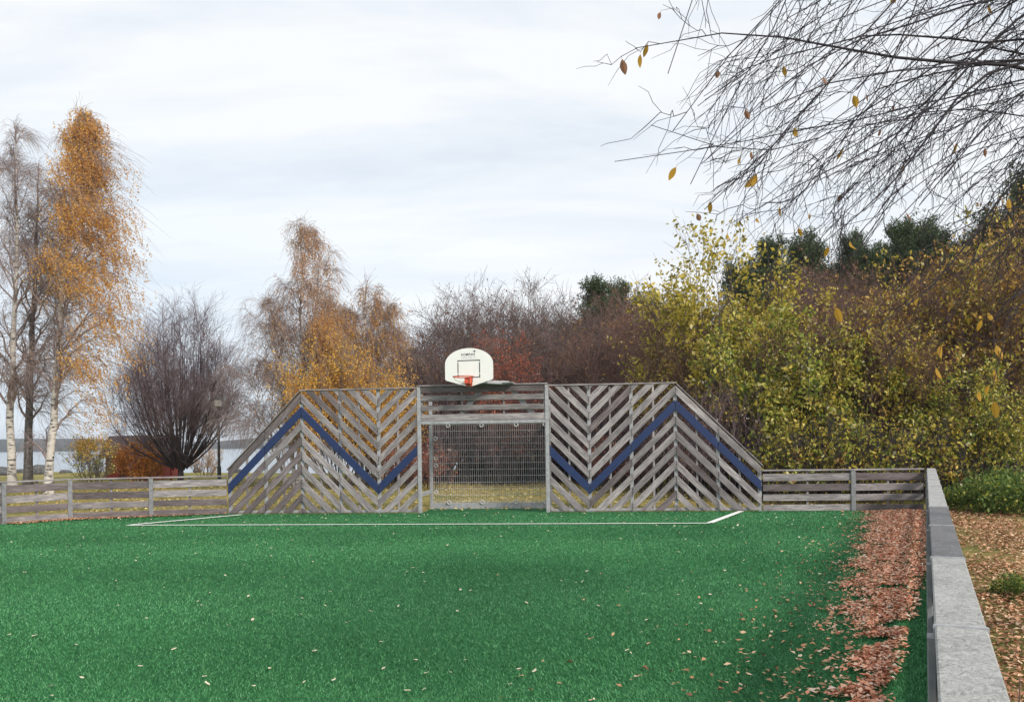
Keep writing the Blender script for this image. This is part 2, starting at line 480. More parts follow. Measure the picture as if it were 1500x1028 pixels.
# ------------------------------------------------------------------ tree machinery
def lerp_on(P, R, par, t):
    N = P.shape[1]
    f = np.clip(t, 0, 0.999) * (N - 1); i = f.astype(int); w = (f - i)[:, None]
    a, b = P[par, i], P[par, i + 1]
    ra, rb = R[par, i], R[par, i + 1]
    return a * (1 - w) + b * w, unit(b - a), ra * (1 - w[:, 0]) + rb * w[:, 0]
def kids(rng, P, R, n, t=(0.2, 0.97), L=1.0, ang=(0.5, 1.0), K=4, grav=(0, 0, 0), bias=(0, 0, 0), wig=0.06, rel=0.6, rmin=0.003, rmax=9.0, lprof=None, lvar=(0.6, 1.15), taper=0.85, pl=0.0):
    M = len(P)
    par = np.repeat(np.arange(M), n)
    tt = rng.uniform(t[0], t[1], M * n)
    pos, tan, pr = lerp_on(P, R, par, tt)
    perp = unit(np.cross(tan, rng.normal(0, 1, (M * n, 3))))
    a = rng.uniform(ang[0], ang[1], M * n)[:, None]
    d = unit(np.cos(a) * tan + np.sin(a) * perp + np.asarray(bias))
    ln = L * rng.uniform(lvar[0], lvar[1], M * n)
    if lprof is not None: ln = ln * lprof(tt)
    if pl:
        q = np.linalg.norm(P[:, -1] - P[:, 0], axis=1); q = np.clip(q / q.mean(), 0.25, 1.5)[par]; ln = ln * (1 - pl + pl * q)
    s = np.linspace(0, 1, K)[None, :, None]
    lnb = ln[:, None, None]
    wg = np.cumsum(rng.normal(0, wig, (M * n, K, 3)), axis=1) * lnb; wg -= wg[:, :1]
    Q = pos[:, None] + d[:, None] * s * lnb + np.asarray(grav)[None, None] * s ** 2 * lnb + wg
    r0 = np.minimum(pr * rel, rmax)
    RR = np.maximum(r0[:, None] * (1 - taper * np.linspace(0, 1, K)[None]), rmin)
    RR[:, -1] = rmin * 0.55
    return Q, RR
def stem(rng, pts, r0, r1, N=12, wob=0.04):
    pts = np.asarray(pts, float)
    seg = np.concatenate([[0], np.cumsum(np.linalg.norm(np.diff(pts, axis=0), axis=1))])
    s = np.linspace(0, seg[-1], N)
    P = np.stack([np.interp(s, seg, pts[:, k]) for k in range(3)], -1)
    w = np.cumsum(rng.normal(0, wob, (N, 3)), axis=0) * np.array([1, 1, 0.2]); w -= np.linspace(0, 1, N)[:, None] * w[-1]
    w[0] = 0
    P = P + w
    R = r0 + (r1 - r0) * np.linspace(0, 1, N) ** 0.8
    R[0] *= 1.35
    return P[None], R[None]
def points_on(rng, P, R, n, t=(0.1, 1.0), jit=0.05):
    par = rng.integers(0, len(P), n)
    pos, _, _ = lerp_on(P, R, par, rng.uniform(t[0], t[1], n))
    return pos + rng.normal(0, jit, (n, 3))
def plant(name, label, cat, loc, parts, group=None, rz=0.0, scale=1.0):
    """parts: list of (part name, mesh, is_stuff)"""
    root = thing(name, label, cat, loc, rz, group)
    root.scale = (scale,) * 3
    for pn, me, st in parts:
        o = new_obj(pn, me, None, root)
        if st: o["kind"] = "stuff"
    return root
def dup(root, label, loc, rz=0.0, scale=1.0, group=None, sz=None):
    r = root.copy(); COL.objects.link(r)
    r.location = loc; r.rotation_euler = (0, 0, rz)
    r.scale = (scale, scale, scale if sz is None else sz)
    r["label"] = label
    if group: r["group"] = group
    for ch in root.children:
        c = ch.copy(); COL.objects.link(c); c.parent = r
    return r

# ================================================================== SETTING
# ---- terrain: one sheet, finer near the court, out past the horizon on land
def axis_pts(a, b, fine_a, fine_b, step):
    fine = list(np.arange(fine_a, fine_b, step))
    lo, s, x = [], step, fine_a
    while x > a: s *= 1.35; x -= s; lo.append(x)
    hi, s, x = [], step, fine[-1]
    while x < b: s *= 1.35; x += s; hi.append(x)
    return np.array(lo[::-1] + fine + hi)
gx = axis_pts(-1500, 1500, -40, 50, 1.0); gy = axis_pts(-400, 1600, -10, 90, 1.0)
GX, GY = np.meshgrid(gx, gy)
GZ = ground_h(GX, GY)
far_l = sstep(80, 130, GY) * (1 - sstep(-9, 2, GX))
GZ = GZ - far_l * 3
V = np.stack([GX, GY, GZ], -1).reshape(-1, 3)
nx, ny = len(gx), len(gy)
ii = (np.arange(ny - 1)[:, None] * nx + np.arange(nx - 1)[None]).ravel()
tag(new_obj("ground", np_mesh("ground", V, [np.stack([ii, ii + 1, ii + 1 + nx, ii + nx], -1)], GROUND, True)), kind="structure")

# ---- court outline (metres)
P0 = Vector((-6.678, 20.849, 0)); P1 = Vector((5.501, 19.615, 0))
WALL_RZ = math.atan2(P1.y - P0.y, P1.x - P0.x)
FX = lambda y: 0.026 + 0.4657 * y                      # line of the right-hand side fence
left_pts = [(-6.70, 20.83), (-8.33, 20.45), (-9.97, 19.99), (-10.89, 18.96), (-11.75, 17.2), (-12.6, 15.4)]
court = [(FX(-3.0) - 0.02, -3.0), (FX(19.2) - 0.02, 19.2), (7.43, 19.37), (5.5, 19.6), (0.85, 20.08), (1.0, 21.35), (-1.98, 21.65), (-2.1, 20.38)] + [(x, y) for x, y in left_pts] + [(-20.0, -3.0)]
tm = py_mesh("turf", [(x, y, 0.012) for x, y in court], [tuple(range(len(court)))], TURF)
tag(new_obj("turf", tm), kind="structure")

# ---- turf fibres in reach of the eye
rng = np.random.default_rng(3)
bx, by = [], []
for n, a, b in ((500000, 4.0, 20.9),):
    yy = a * (b / a) ** rng.random(n); xl = -(0.80 * yy + 2.2); xx = xl + (FX(yy) - xl) * rng.random(n)
    lim = np.interp(yy, [15.4, 17.2, 18.96, 19.99, 20.45], [-12.6, -11.75, -10.89, -9.97, -8.33]) + 0.08
    wall_y = np.where(xx < -6.7, 99, np.where(xx < 5.5, 20.83 + (xx + 6.7) * -0.1013 + 0.02, 19.6 - (xx - 5.5) * 0.117))
    keep = (xx < FX(yy) - 0.03) & (xx > lim) & (yy < wall_y)
    bx.append(xx[keep]); by.append(yy[keep])
bx = np.concatenate(bx); by = np.concatenate(by); n = len(bx)
wid = 0.0013 + 0.00040 * by; hgt = rng.uniform(0.010, 0.024, n)
az = rng.uniform(0, 2 * np.pi, n); lean = rng.normal(0, 0.012, (n, 2)) + np.stack([np.sin(bx * 1.1 + by * 0.6), np.cos(by * 1.4)], -1) * 0.006
sx, sy = np.cos(az) * wid, np.sin(az) * wid
V = np.stack([np.stack([bx - sx, by - sy, np.full(n, 0.01)], -1), np.stack([bx + sx, by + sy, np.full(n, 0.01)], -1),
              np.stack([bx + lean[:, 0], by + lean[:, 1], 0.012 + hgt], -1)], 1).reshape(-1, 3)
tag(new_obj("turf_fibres", np_mesh("turf_fibres", V, [np.arange(3 * n).reshape(-1, 3)], BLADE)),
    "short green plastic fibres of the artificial turf covering the court", "turf", kind="stuff")

# ---- painted goal-area lines
def strip(a, b, w, z=0.030):
    a, b = Vector((*a, 0)), Vector((*b, 0)); d = (b - a).normalized(); s = Vector((-d.y, d.x, 0)) * w / 2
    V = [(*(a + s).xy, z), (*(a - s).xy, z), (*(b - s).xy, z), (*(b + s).xy, z)]
    return V
def line_obj(quads):
    V, Fc = [], []
    for q in quads:
        i = len(V); V += q; Fc.append((i, i + 1, i + 2, i + 3))
    tag(new_obj("line_marking", py_mesh("line_marking", V, Fc, LINE_W)), kind="structure")
A, B = (-7.87, 18.06), (3.72, 16.78)
line_obj([strip(A, B, 0.10)])
line_obj([strip((B[0] + 0.02, B[1] + 0.085), (5.02, 19.50), 0.13)])
line_obj([strip((A[0] + 0.05, A[1] + 0.085), (-6.25, 20.45), 0.13)])

# ---- lake and far shore
tag(new_obj("water", py_mesh("water", [(-2500, 52, -1.05), (30, 52, -1.05), (30, 2400, -1.05), (-2500, 2400, -1.05)], [(0, 1, 2, 3)], WATER)), kind="structure")
rng = np.random.default_rng(11)
N = 220
hx = np.linspace(-1300, 260, N)
prof = 15 + 5 * np.sin(hx * 0.006 + 1) + 3 * np.sin(hx * 0.019) + np.cumsum(rng.normal(0, 0.6, N)) * 0.25 + rng.uniform(0, 2.2, N)
rows = []
for k, (dy, f) in enumerate(((0, 0), (10, 0.42), (40, 0.72), (110, 1.0), (260, 1.08), (420, 0.3))):
    rows.append(np.stack([hx, 1050 + 0.12 * hx + dy + rng.normal(0, 3, N), -1.6 + prof * f * 0.9 + (rng.uniform(0, 2.0, N) if k in (1, 2, 3) else 0)], -1))
V = np.concatenate(rows); ii = (np.arange(5)[:, None] * N + np.arange(N - 1)[None]).ravel()
tag(new_obj("hills", np_mesh("hills", V, [np.stack([ii, ii + 1, ii + 1 + N, ii + N], -1)], FARHILL)), kind="structure")

# ---- thin damp air: softens the far shore
hz = bpy.data.materials.new("haze"); hz.use_nodes = True
hn = hz.node_tree.nodes; hn.clear()
ho = hn.new("ShaderNodeOutputMaterial"); hv = hn.new("ShaderNodeVolumePrincipled")
hv.inputs["Color"].default_value = (0.86, 0.91, 1.0, 1); hv.inputs["Density"].default_value = 0.00032; hv.inputs["Anisotropy"].default_value = 0.2
hz.node_tree.links.new(hv.outputs[0], ho.inputs["Volume"])
X0, X1, Y0, Y1, Z0, Z1 = -2600, 1600, -460, 2500, -9.5, 34
tag(new_obj("haze", py_mesh("haze", [(X0, Y0, Z0), (X1, Y0, Z0), (X1, Y1, Z0), (X0, Y1, Z0), (X0, Y0, Z1), (X1, Y0, Z1), (X1, Y1, Z1), (X0, Y1, Z1)],
    [(3, 2, 1, 0), (4, 5, 6, 7), (0, 1, 5, 4), (1, 2, 6, 5), (2, 3, 7, 6), (3, 0, 4, 7)], hz)), "thin pale haze hanging in the air over court, lake and far shore", "haze", kind="stuff")

# ================================================================== COURT WALLS
def clip_poly(poly, f):
    out = []
    for i in range(len(poly)):
        a, b = poly[i], poly[(i + 1) % len(poly)]
        fa, fb = f(a), f(b)
        if fa >= 0: out.append(a)
        if (fa >= 0) != (fb >= 0):
            t = fa / (fa - fb); out.append((a[0] + (b[0] - a[0]) * t, a[1] + (b[1] - a[1]) * t))
    return out
def slanted_board(poly, ang, mat, parent, name="board", y0=0.0):
    uc = sum(p[0] for p in poly) / len(poly); vc = sum(p[1] for p in poly) / len(poly)
    ca, sa = math.cos(ang), math.sin(ang)
    q = [((u - uc) * ca + (v - vc) * sa, -(u - uc) * sa + (v - vc) * ca) for u, v in poly]
    n = len(q); th = 0.030; c = 0.004
    ins = [(x * (1 - c / max(0.02, abs(x))) if abs(x) > 0.02 else x, z * (1 - c / max(0.02, abs(z))) if abs(z) > 0.02 else z) for x, z in q]
    V = [(x, 0, z) for x, z in q] + [(x, -th + c, z) for x, z in q] + [(x, -th, z) for x, z in ins]
    Fc = [tuple(range(n))[::-1], tuple(range(2 * n, 3 * n))]
    Fc += [(i, (i + 1) % n, n + (i + 1) % n, n + i) for i in range(n)] + [(n + i, n + (i + 1) % n, 2 * n + (i + 1) % n, 2 * n + i) for i in range(n)]
    o = new_obj(name, py_mesh(name, V, Fc, mat), None, parent)
    o.location = (uc, y0 + random.uniform(-0.004, 0.004), vc)
    o.rotation_euler = (random.uniform(-0.006, 0.006), -ang + random.uniform(-0.004, 0.004), 0)
    return o
VT = 2.865
def chevron(root, secs, dark=()):
    bolts = []
    """secs: (ua, ub, stripe height at ua, at ub, highest board index)"""
    for si, (ua, ub, va, vb, kmax) in enumerate(secs):
        sl = (vb - va) / (ub - ua); ang = math.atan(sl); vh = math.sqrt(1 + sl * sl)
        for k in range(-9, kmax + 1):
            hw = (0.082 if k == 0 else 0.0695 + random.uniform(-0.004, 0.003)) * vh
            o = 0.332 * k
            poly = [(ua - 1, va - sl + o - hw), (ub + 1, vb + sl + o - hw), (ub + 1, vb + sl + o + hw), (ua - 1, va - sl + o + hw)]
            poly = clip_poly(poly, lambda p: p[0] - (ua + 0.007)); poly = clip_poly(poly, lambda p: (ub - 0.007) - p[0])
            poly = clip_poly(poly, lambda p: p[1] - 0.035); poly = clip_poly(poly, lambda p: VT - p[1])
            if len(poly) < 3: continue
            area = abs(sum(poly[i][0] * poly[(i + 1) % len(poly)][1] - poly[(i + 1) % len(poly)][0] * poly[i][1] for i in range(len(poly)))) / 2
            if area < 0.004: continue
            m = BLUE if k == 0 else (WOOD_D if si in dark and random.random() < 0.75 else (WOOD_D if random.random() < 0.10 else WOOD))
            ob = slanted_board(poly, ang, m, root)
            for ue in (ua + 0.035, ub - 0.035):
                ve = va + sl * (ue - ua) + o
                if 0.07 < ve < VT - 0.05:
                    for sg in (-1, 1): bolts.append((ue, -0.0355, ve + sg * 0.035))
            if k == 0: ob["label"] = "dark blue painted board of the zigzag stripe"
    V, Fc = [], []
    for x, y, z in bolts:
        i = len(V)
        V += [(x + 0.009 * math.cos(a), y + 0.003, z + 0.009 * math.sin(a)) for a in np.arange(6) * math.pi / 3] + [(x + 0.006 * math.cos(a), y - 0.003, z + 0.006 * math.sin(a)) for a in np.arange(6) * math.pi / 3]
        Fc += [tuple(range(i + 6, i + 12))] + [(i + q, i + (q + 1) % 6, i + 6 + (q + 1) % 6, i + 6 + q) for q in range(6)]
    b = new_obj("screws", py_mesh("screws", V, Fc, STEEL_D), None, root); b["kind"] = "stuff"
def uprights(root, us, tops, foot=True):
    for i, (u, h) in enumerate(zip(us, tops)):
        bar("post", (u, 0.045, 0.0), (u, 0.045, h), 0.08, 0.055, STEEL, root)
def battens(root, us, tops):
    for u, h in zip(us, tops):
        bar("batten", (u, 0.026, 0.05), (u, 0.026, h), 0.045, 0.045, WOOD, root)

# left wall
lw = thing("chevron_wall", "slatted grey timber wall with blue zigzag stripe, left of the goal", "slatted wall", P0, WALL_RZ)
UL = [0.0, 0.905, 1.79, 2.70, 3.61, 4.53]
stl = lambda u: float(np.interp(u, [0, 1.79, 3.61, 4.57], [0.59, 2.39, 0.565, 1.50]))
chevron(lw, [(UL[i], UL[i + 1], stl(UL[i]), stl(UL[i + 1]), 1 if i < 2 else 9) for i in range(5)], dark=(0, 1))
tl = lambda u: min(VT, stl(u) + 0.33) if u < 1.8 else VT
uprights(lw, [0.03] + UL[1:5], [tl(u) for u in [0.03] + UL[1:5]])
mids = [(UL[i] + UL[i + 1]) / 2 for i in range(5)]
battens(lw, mids, [tl(u) - 0.04 for u in mids])
bar("cap_rail", (1.76, 0.01, VT + 0.016), (4.53, 0.01, VT + 0.016), 0.12, 0.030, WOOD, lw)
sa = math.atan((2.39 - 0.59) / 1.79)
bar("cap_rail", (-0.02, 0.01, 0.59 + 0.332 + 0.128), (1.755, 0.01, 2.37 + 0.332 + 0.150), 0.12, 0.024, WOOD, lw)
bar("bottom_rail", (0.05, 0.035, 0.06), (4.5, 0.035, 0.06), 0.05, 0.06, STEEL, lw)
# right wall
rw = thing("chevron_wall", "slatted grey timber wall with blue zigzag stripe, right of the goal", "slatted wall", P0, WALL_RZ)
UR = [7.56, 8.46, 9.405, 10.385, 11.31, 12.24]
stf = lambda u: float(np.interp(u, [7.53, 8.46, 10.385, 12.24], [1.455, 0.525, 2.40, 0.56]))
chevron(rw, [(UR[i], UR[i + 1], stf(UR[i]), stf(UR[i + 1]), 1 if i > 2 else 9) for i in range(5)])
tr_ = lambda u: min(VT, stf(u) + 0.33) if u > 10.38 else VT
uprights(rw, UR[1:5] + [12.21], [tr_(u) for u in UR[1:5] + [12.21]])
mids = [(UR[i] + UR[i + 1]) / 2 for i in range(5)]
battens(rw, mids, [tr_(u) - 0.04 for u in mids])
bar("cap_rail", (7.56, 0.01, VT + 0.016), (10.41, 0.01, VT + 0.016), 0.12, 0.030, WOOD, rw)
bar("cap_rail", (10.42, 0.01, 2.37 + 0.332 + 0.150), (12.27, 0.01, 0.56 + 0.332 + 0.128), 0.12, 0.024, WOOD, rw)
bar("bottom_rail", (7.6, 0.035, 0.06), (12.2, 0.035, 0.06), 0.05, 0.06, STEEL, rw)

# goal
g = thing("football_goal", "football goal with steel posts and wire mesh back, recessed between the two timber walls", "goal", P0, WALL_RZ)
GL, GR, DEP = 4.575, 7.515, 1.22
for u in (GL, GR):
    bar("goal_post", (u, 0.0, 0.0), (u, 0.0, 2.90), 0.085, 0.085, STEEL, g, 0.008)
    bar("goal_post", (u + (0.03 if u == GL else -0.03), DEP, 0.0), (u + (0.03 if u == GL else -0.03), DEP, 2.62), 0.08, 0.08, STEEL, g, 0.008)
    bar("side_rail", (u + 0.015, 0.05, 0.43), (u + 0.015, DEP - 0.05, 0.43), 0.05, 0.09, STEEL, g)
    bar("side_rail", (u + 0.015, 0.05, 2.10), (u + 0.015, DEP - 0.05, 2.10), 0.05, 0.07, STEEL, g)
bar("crossbar", (GL + 0.045, -0.005, 2.075), (GR - 0.045, -0.005, 2.075), 0.07, 0.075, STEEL, g, 0.008)
for z0, z1 in ((2.765, 2.905), (2.575, 2.70), (2.35, 2.475), (2.12, 2.265)):
    bar("board", (GL + 0.05, -0.01 + random.uniform(-.004, .004), (z0 + z1) / 2), (GR - 0.05, -0.01, (z0 + z1) / 2), 0.030, z1 - z0, WOOD_D if z0 > 2.7 else WOOD, g)
bar("cap_rail", (GL - 0.02, 0.005, 2.925), (GR + 0.02, 0.005, 2.925), 0.12, 0.028, WOOD, g)
for u in (GL + 0.06, GL + 1.0, GL + 1.96, GR - 0.06):
    bar("batten", (u, 0.03, 2.12), (u, 0.03, 2.88), 0.04, 0.045, WOOD, g)
bar("brace", (GL + 0.85, 0.09, 2.13), (GL + 1.46, 0.09, 2.85), 0.03, 0.11, STEEL, g)
bar("brace", (GR - 0.22, 0.09, 2.13), (GR - 0.83, 0.09, 2.85), 0.03, 0.11, STEEL, g)
bar("back_rail", (GL + 0.07, DEP, 2.10), (GR - 0.07, DEP, 2.10), 0.05, 0.06, STEEL, g)
bar("base_plate", (GL + 0.07, DEP, 0.085), (GR - 0.07, DEP, 0.085), 0.03, 0.15, STEEL, g)
us = np.arange(GL + 0.10, GR - 0.06, 0.052); vs = np.arange(0.19, 2.09, 0.155)
Pv = np.stack([np.stack([us, np.full_like(us, DEP), np.full_like(us, 0.15)], -1), np.stack([us, np.full_like(us, DEP), np.full_like(us, 2.08)], -1)], 1)
Ph = np.concatenate([np.stack([np.stack([np.full_like(vs, GL + 0.07), np.full_like(vs, DEP + dd), vs], -1), np.stack([np.full_like(vs, GR - 0.07), np.full_like(vs, DEP + dd), vs], -1)], 1) for dd in (0.007, -0.007)])
wm = new_obj("wire_mesh", tubes_mesh("wire_mesh", [(Pv, np.full((len(us), 2), 0.0036), 4), (Ph, np.full((len(Ph), 2), 0.0037), 4)], WIRE), None, g)
wm["kind"] = "stuff"
def ring_mesh(name, R, r, mat, n=14, k=6):
    V, Fc = [], []
    for i in range(n):
        a = 2 * math.pi * i / n
        for j in range(k):
            b = 2 * math.pi * j / k
            V.append(((R + r * math.cos(b)) * math.cos(a), r * math.sin(b), (R + r * math.cos(b)) * math.sin(a)))
    for i in range(n):
        for j in range(k):
            Fc.append((i * k + j, ((i + 1) % n) * k + j, ((i + 1) % n) * k + (j + 1) % k, i * k + (j + 1) % k))
    return py_mesh(name, V, Fc, mat)
ringm = ring_mesh("mesh_clamp", 0.040, 0.016, WIRE)
for u, v in [(GL + 0.46, 2.03), (GL + 1.28, 2.03), (GL + 2.12, 2.03), (GR - 0.13, 2.03), (GL + 0.15, 1.72), (GL + 0.15, 1.06), (GL + 0.15, 0.42), (GL + 0.46, 0.17), (GL + 1.28, 0.17), (GL + 2.1, 0.17), (GR - 0.13, 0.17)]:
    new_obj("mesh_clamp", ringm, None, g).location = (u, DEP - 0.035, v)

# ---- low fences
def low_fence(name, label, pts, inward, capw, capm, near=False, boards_mat=WOOD, group=None, post_front=True, end_posts=(True, True), dark_share=0.3):
    root = thing(name, label, "fence", (pts[0][0], pts[0][1], 0), 0.0, group)
    o = Vector((pts[0][0], pts[0][1], 0))
    Pn = [Vector((x, y, 0)) - o for x, y in pts]
    for i in range(len(Pn) - 1):
        a, b = Pn[i], Pn[i + 1]; d = (b - a).normalized()
        nrm = Vector((-d.y, d.x, 0)) * inward
        for z0, z1 in ((0.015, 0.152), (0.235, 0.378), (0.45, 0.602), (0.672, 0.832)):
            m = boards_mat if random.random() > dark_share else WOOD_D
            j = nrm * (random.uniform(-0.003, 0.003) + (capw / 2 - 0.036 if near else 0)); sag = random.uniform(-0.006, 0.006)
            bar("board", a + d * 0.012 + j + Vector((0, 0, (z0 + z1) / 2 + sag)), b - d * 0.012 + j + Vector((0, 0, (z0 + z1) / 2 - sag)), 0.030, z1 - z0, m, root)
        mid = (a + b) / 2 - nrm * 0.036
        bar("batten", mid + Vector((0, 0, 0.0)), mid + Vector((0, 0, 0.89)), 0.045, 0.04, WOOD, root)
        cm = capm[i % len(capm)] if isinstance(capm, (list, tuple)) else capm
        c = bar("cap_rail", a + d * 0.004 - nrm * 0.012 + Vector((0, 0, 0.905)), b - d * 0.004 - nrm * 0.012 + Vector((0, 0, 0.905)), capw, 0.034, cm, root, 0.006)
        if near:
            # metal band folded over the joint of two cap planks, down the inner face
            w = capw + 0.012
            bb = bar("cap_band", b - d * 0.011 - nrm * 0.012 + Vector((0, 0, 0.9055)), b + d * 0.011 - nrm * 0.012 + Vector((0, 0, 0.9055)), w, 0.044, STEEL, root, 0.004)
    for i, p in enumerate(Pn):
        if (i == 0 and not end_posts[0]) or (i == len(Pn) - 1 and not end_posts[1]): continue
        d = (Pn[min(i + 1, len(Pn) - 1)] - Pn[max(i - 1, 0)]).normalized()
        nrm = Vector((-d.y, d.x, 0)) * inward
        q = p + nrm * (0.034 + (capw / 2 - 0.036 if near else 0))
        bar("post", q, q + Vector((0, 0, 0.885)), 0.032, 0.095, STEEL_F, root, 0.005, up=(d.x, d.y, 0))
        q2 = p - nrm * 0.05
        bar("post", q2, q2 + Vector((0, 0, 0.885)), 0.06, 0.07, STEEL_F, root, 0.005, up=(d.x, d.y, 0))
    return root
lf = low_fence("low_fence", "low four-board timber fence curving off left of the timber wall", left_pts, 1, 0.115, WOOD, end_posts=(False, True), dark_share=0.65)
for ch in lf.children:
    pass
low_fence("low_fence", "low four-board timber fence behind the leaf drift, right of the timber wall", [(5.52, 19.61), (7.43, 19.37), (8.90, 19.21)], -1, 0.115, WOOD, end_posts=(False, False))
ys = [19.2 - 0.02] + [3.16 + 1.81 * k for k in range(8, -1, -1)] + [1.35, -0.46, -2.27]
caps = [CAP_L, CAP_L, CAP_L, CAP_L, CAP_L, CAP_D, CAP_D, CAP_D, CAP_L, CAP_L, CAP_L, CAP_L]
caps = [CAP_L] * 6 + [CAP_D, CAP_D, CAP_L, CAP_L, CAP_L]
low_fence("low_fence", "long low fence with wide grey cap, running along the right side", [(FX(y) + 0.078, y) for y in ys], -1, 0.168, caps, near=True)

# ================================================================== BASKETBALL BACKBOARD
def loc_of_wall(u, y, v):
    c, s = math.cos(WALL_RZ), math.sin(WALL_RZ)
    return Vector((P0.x + u * c - y * s, P0.y + u * s + y * c, v))
bb = thing("basketball_hoop", "white rounded basketball backboard with an orange rim mounted above the goal", "basketball hoop", loc_of_wall(5.82, -0.50, 0), WALL_RZ - RAD(5))
HW, ZB, ZS, ZT = 0.548, 2.865, 3.02, 3.715
outl = [(0.06, ZB), (HW - 0.015, ZS - 0.012), (HW, ZS + 0.02)]
zc_ = 3.36
outl += [(HW, zc_ - 0.05)]
outl += [(HW * math.cos(a), zc_ + (ZT - zc_) * math.sin(a)) for a in np.linspace(0.12, math.pi - 0.12, 22)]
outl += [(-HW, zc_ - 0.05), (-HW, ZS + 0.02), (-HW + 0.015, ZS - 0.012), (-0.06, ZB)]
n = len(outl)
V = [(x, 0.0, z) for x, z in outl] + [(x, 0.03, z) for x, z in outl]
new_obj("backboard", py_mesh("backboard", V, [tuple(range(n)), tuple(range(2 * n - 1, n - 1, -1))] + [((i + 1) % n, i, n + i, n + (i + 1) % n) for i in range(n)], WHITE), None, bb)
def flat_rects(name, rects, mat, y=-0.003, parent=bb):
    V, Fc = [], []
    for x0, z0, x1, z1 in rects:
        i = len(V); V += [(x0, y, z0), (x1, y, z0), (x1, y, z1), (x0, y, z1)]; Fc.append((i, i + 1, i + 2, i + 3))
    return new_obj(name, py_mesh(name, V, Fc, mat), None, parent)
x0, x1, z0, z1, lw_ = -0.258, 0.256, 3.055, 3.45, 0.020
flat_rects("target_square", [(x0, z1 - lw_, x1, z1), (x0, z0, x1, z0 + lw_ * .9),
    (x0, z0 + .018, x0 + lw_, z0 + 0.085), (x0, z0 + 0.105, x0 + lw_, z1 - 0.055), (x0, z1 - 0.035, x0 + lw_, z1 - lw_),
    (x1 - lw_, z0 + .018, x1, z0 + 0.085), (x1 - lw_, z0 + 0.105, x1, z1 - 0.055), (x1 - lw_, z1 - 0.035, x1, z1 - lw_)], BLACK)
def text_mesh(name, body, size, mat, parent, loc, bold=0.0, sx=1.0, track=1.0):
    cu = bpy.data.curves.new(name, 'FONT'); cu.body = body; cu.size = size; cu.align_x = 'CENTER'; cu.offset = bold; cu.space_character = track
    t = bpy.data.objects.new(name, cu); COL.objects.link(t)
    bpy.context.view_layer.update()
    me = bpy.data.meshes.new_from_object(t.evaluated_get(bpy.context.evaluated_depsgraph_get()))
    bpy.data.objects.remove(t)
    me.name = name; me.materials.clear(); me.materials.append(mat)
    o = new_obj(name, me, None, parent); o.location = loc; o.rotation_euler = (math.pi / 2, 0, 0); o.scale = (sx, 1, 1)
    return o
text_mesh("lettering", "KOMPAN", 0.078, BLACK, bb, (-0.016, -0.003, 3.546), 0.0012, 0.88, 1.15)
# the leaping star figure over the exclamation mark at the end of the name
def star(cx, cz, spikes):
    V = []
    m = len(spikes)
    for i, (a, r) in enumerate(spikes):
        V.append((cx + r * math.cos(a), -0.003, cz + r * math.sin(a)))
        a2 = (a + spikes[(i + 1) % m][0] + (2 * math.pi if i == m - 1 else 0)) / 2
        V.append((cx + 0.011 * math.cos(a2), -0.003, cz + 0.011 * math.sin(a2)))
    return V
sv = star(0.132, 3.640, [(0.0, 0.052), (0.95, 0.040), (1.85, 0.040), (2.9, 0.048), (5.0, 0.040)])
emb = new_obj("emblem", py_mesh("emblem", sv, [tuple(range(10))], BLACK), None, bb)
rr = random.Random(2); rects = []; x = -0.165
while x < 0.155:
    w = rr.uniform(0.006, 0.014); h = rr.choice((0.014, 0.014, 0.021))
    rects.append((x, 3.497, x + w, 3.497 + h)); x += w + rr.choice((0.005, 0.006, 0.006, 0.016))
flat_rects("small_print", rects, GREY_INK)
# rim, bracket, brace wires, arms
rim = ring_mesh("rim", 0.228, 0.011, ORANGE, 32, 8)
ro = new_obj("rim", rim, None, bb); ro.rotation_euler = (math.pi / 2, 0, 0); ro.location = (-0.03, -0.40, 3.05)
bar("rim_bracket", (0.0, -0.02, 2.955), (0.0, -0.17, 2.985), 0.125, 0.13, ORANGE, bb, 0.006)
bar("rim_bracket", (0.0, -0.003, 2.965), (0.0, -0.018, 2.965), 0.15, 0.20, ORANGE, bb, 0.004)
for sgn in (-1, 1):
    P = np.array([[[-0.03 + sgn * 0.215, -0.42, 3.045], [-0.03 + sgn * 0.20, -0.36, 2.995], [sgn * 0.12, -0.20, 2.93], [sgn * 0.05, -0.03, 2.90]]])
    new_obj("rim_stay", tubes_mesh("rim_stay", [(P, np.full((1, 4), 0.006), 6)], STEEL), None, bb)
for sgn in (-1, 1):
    bar("support_arm", (sgn * 0.16, 0.035, 3.06), (sgn * 0.16 + 0.08, 0.60, 2.955), 0.05, 0.07, STEEL, bb)
bar("support_arm", (0.20, 0.05, 2.965), (0.80, 0.50, 2.955), 0.06, 0.075, STEEL, bb)
bar("mounting_plate", (-0.25, 0.55, 2.952), (0.92, 0.45, 2.952), 0.22, 0.022, STEEL, bb)
bar("support_arm", (0.42, 0.42, 2.955), (0.22, 0.06, 3.10), 0.05, 0.06, STEEL_D, bb)

# ================================================================== FALLEN LEAVES
rng = np.random.default_rng(21)
def litter(name, label, pos, size, mat, width=0.55):
    o = new_obj(name, leaves_mesh(name, rng, pos, size, mat, flat=True, fold=0.22, width=width))
    return tag(o, label, "leaves", kind="stuff")
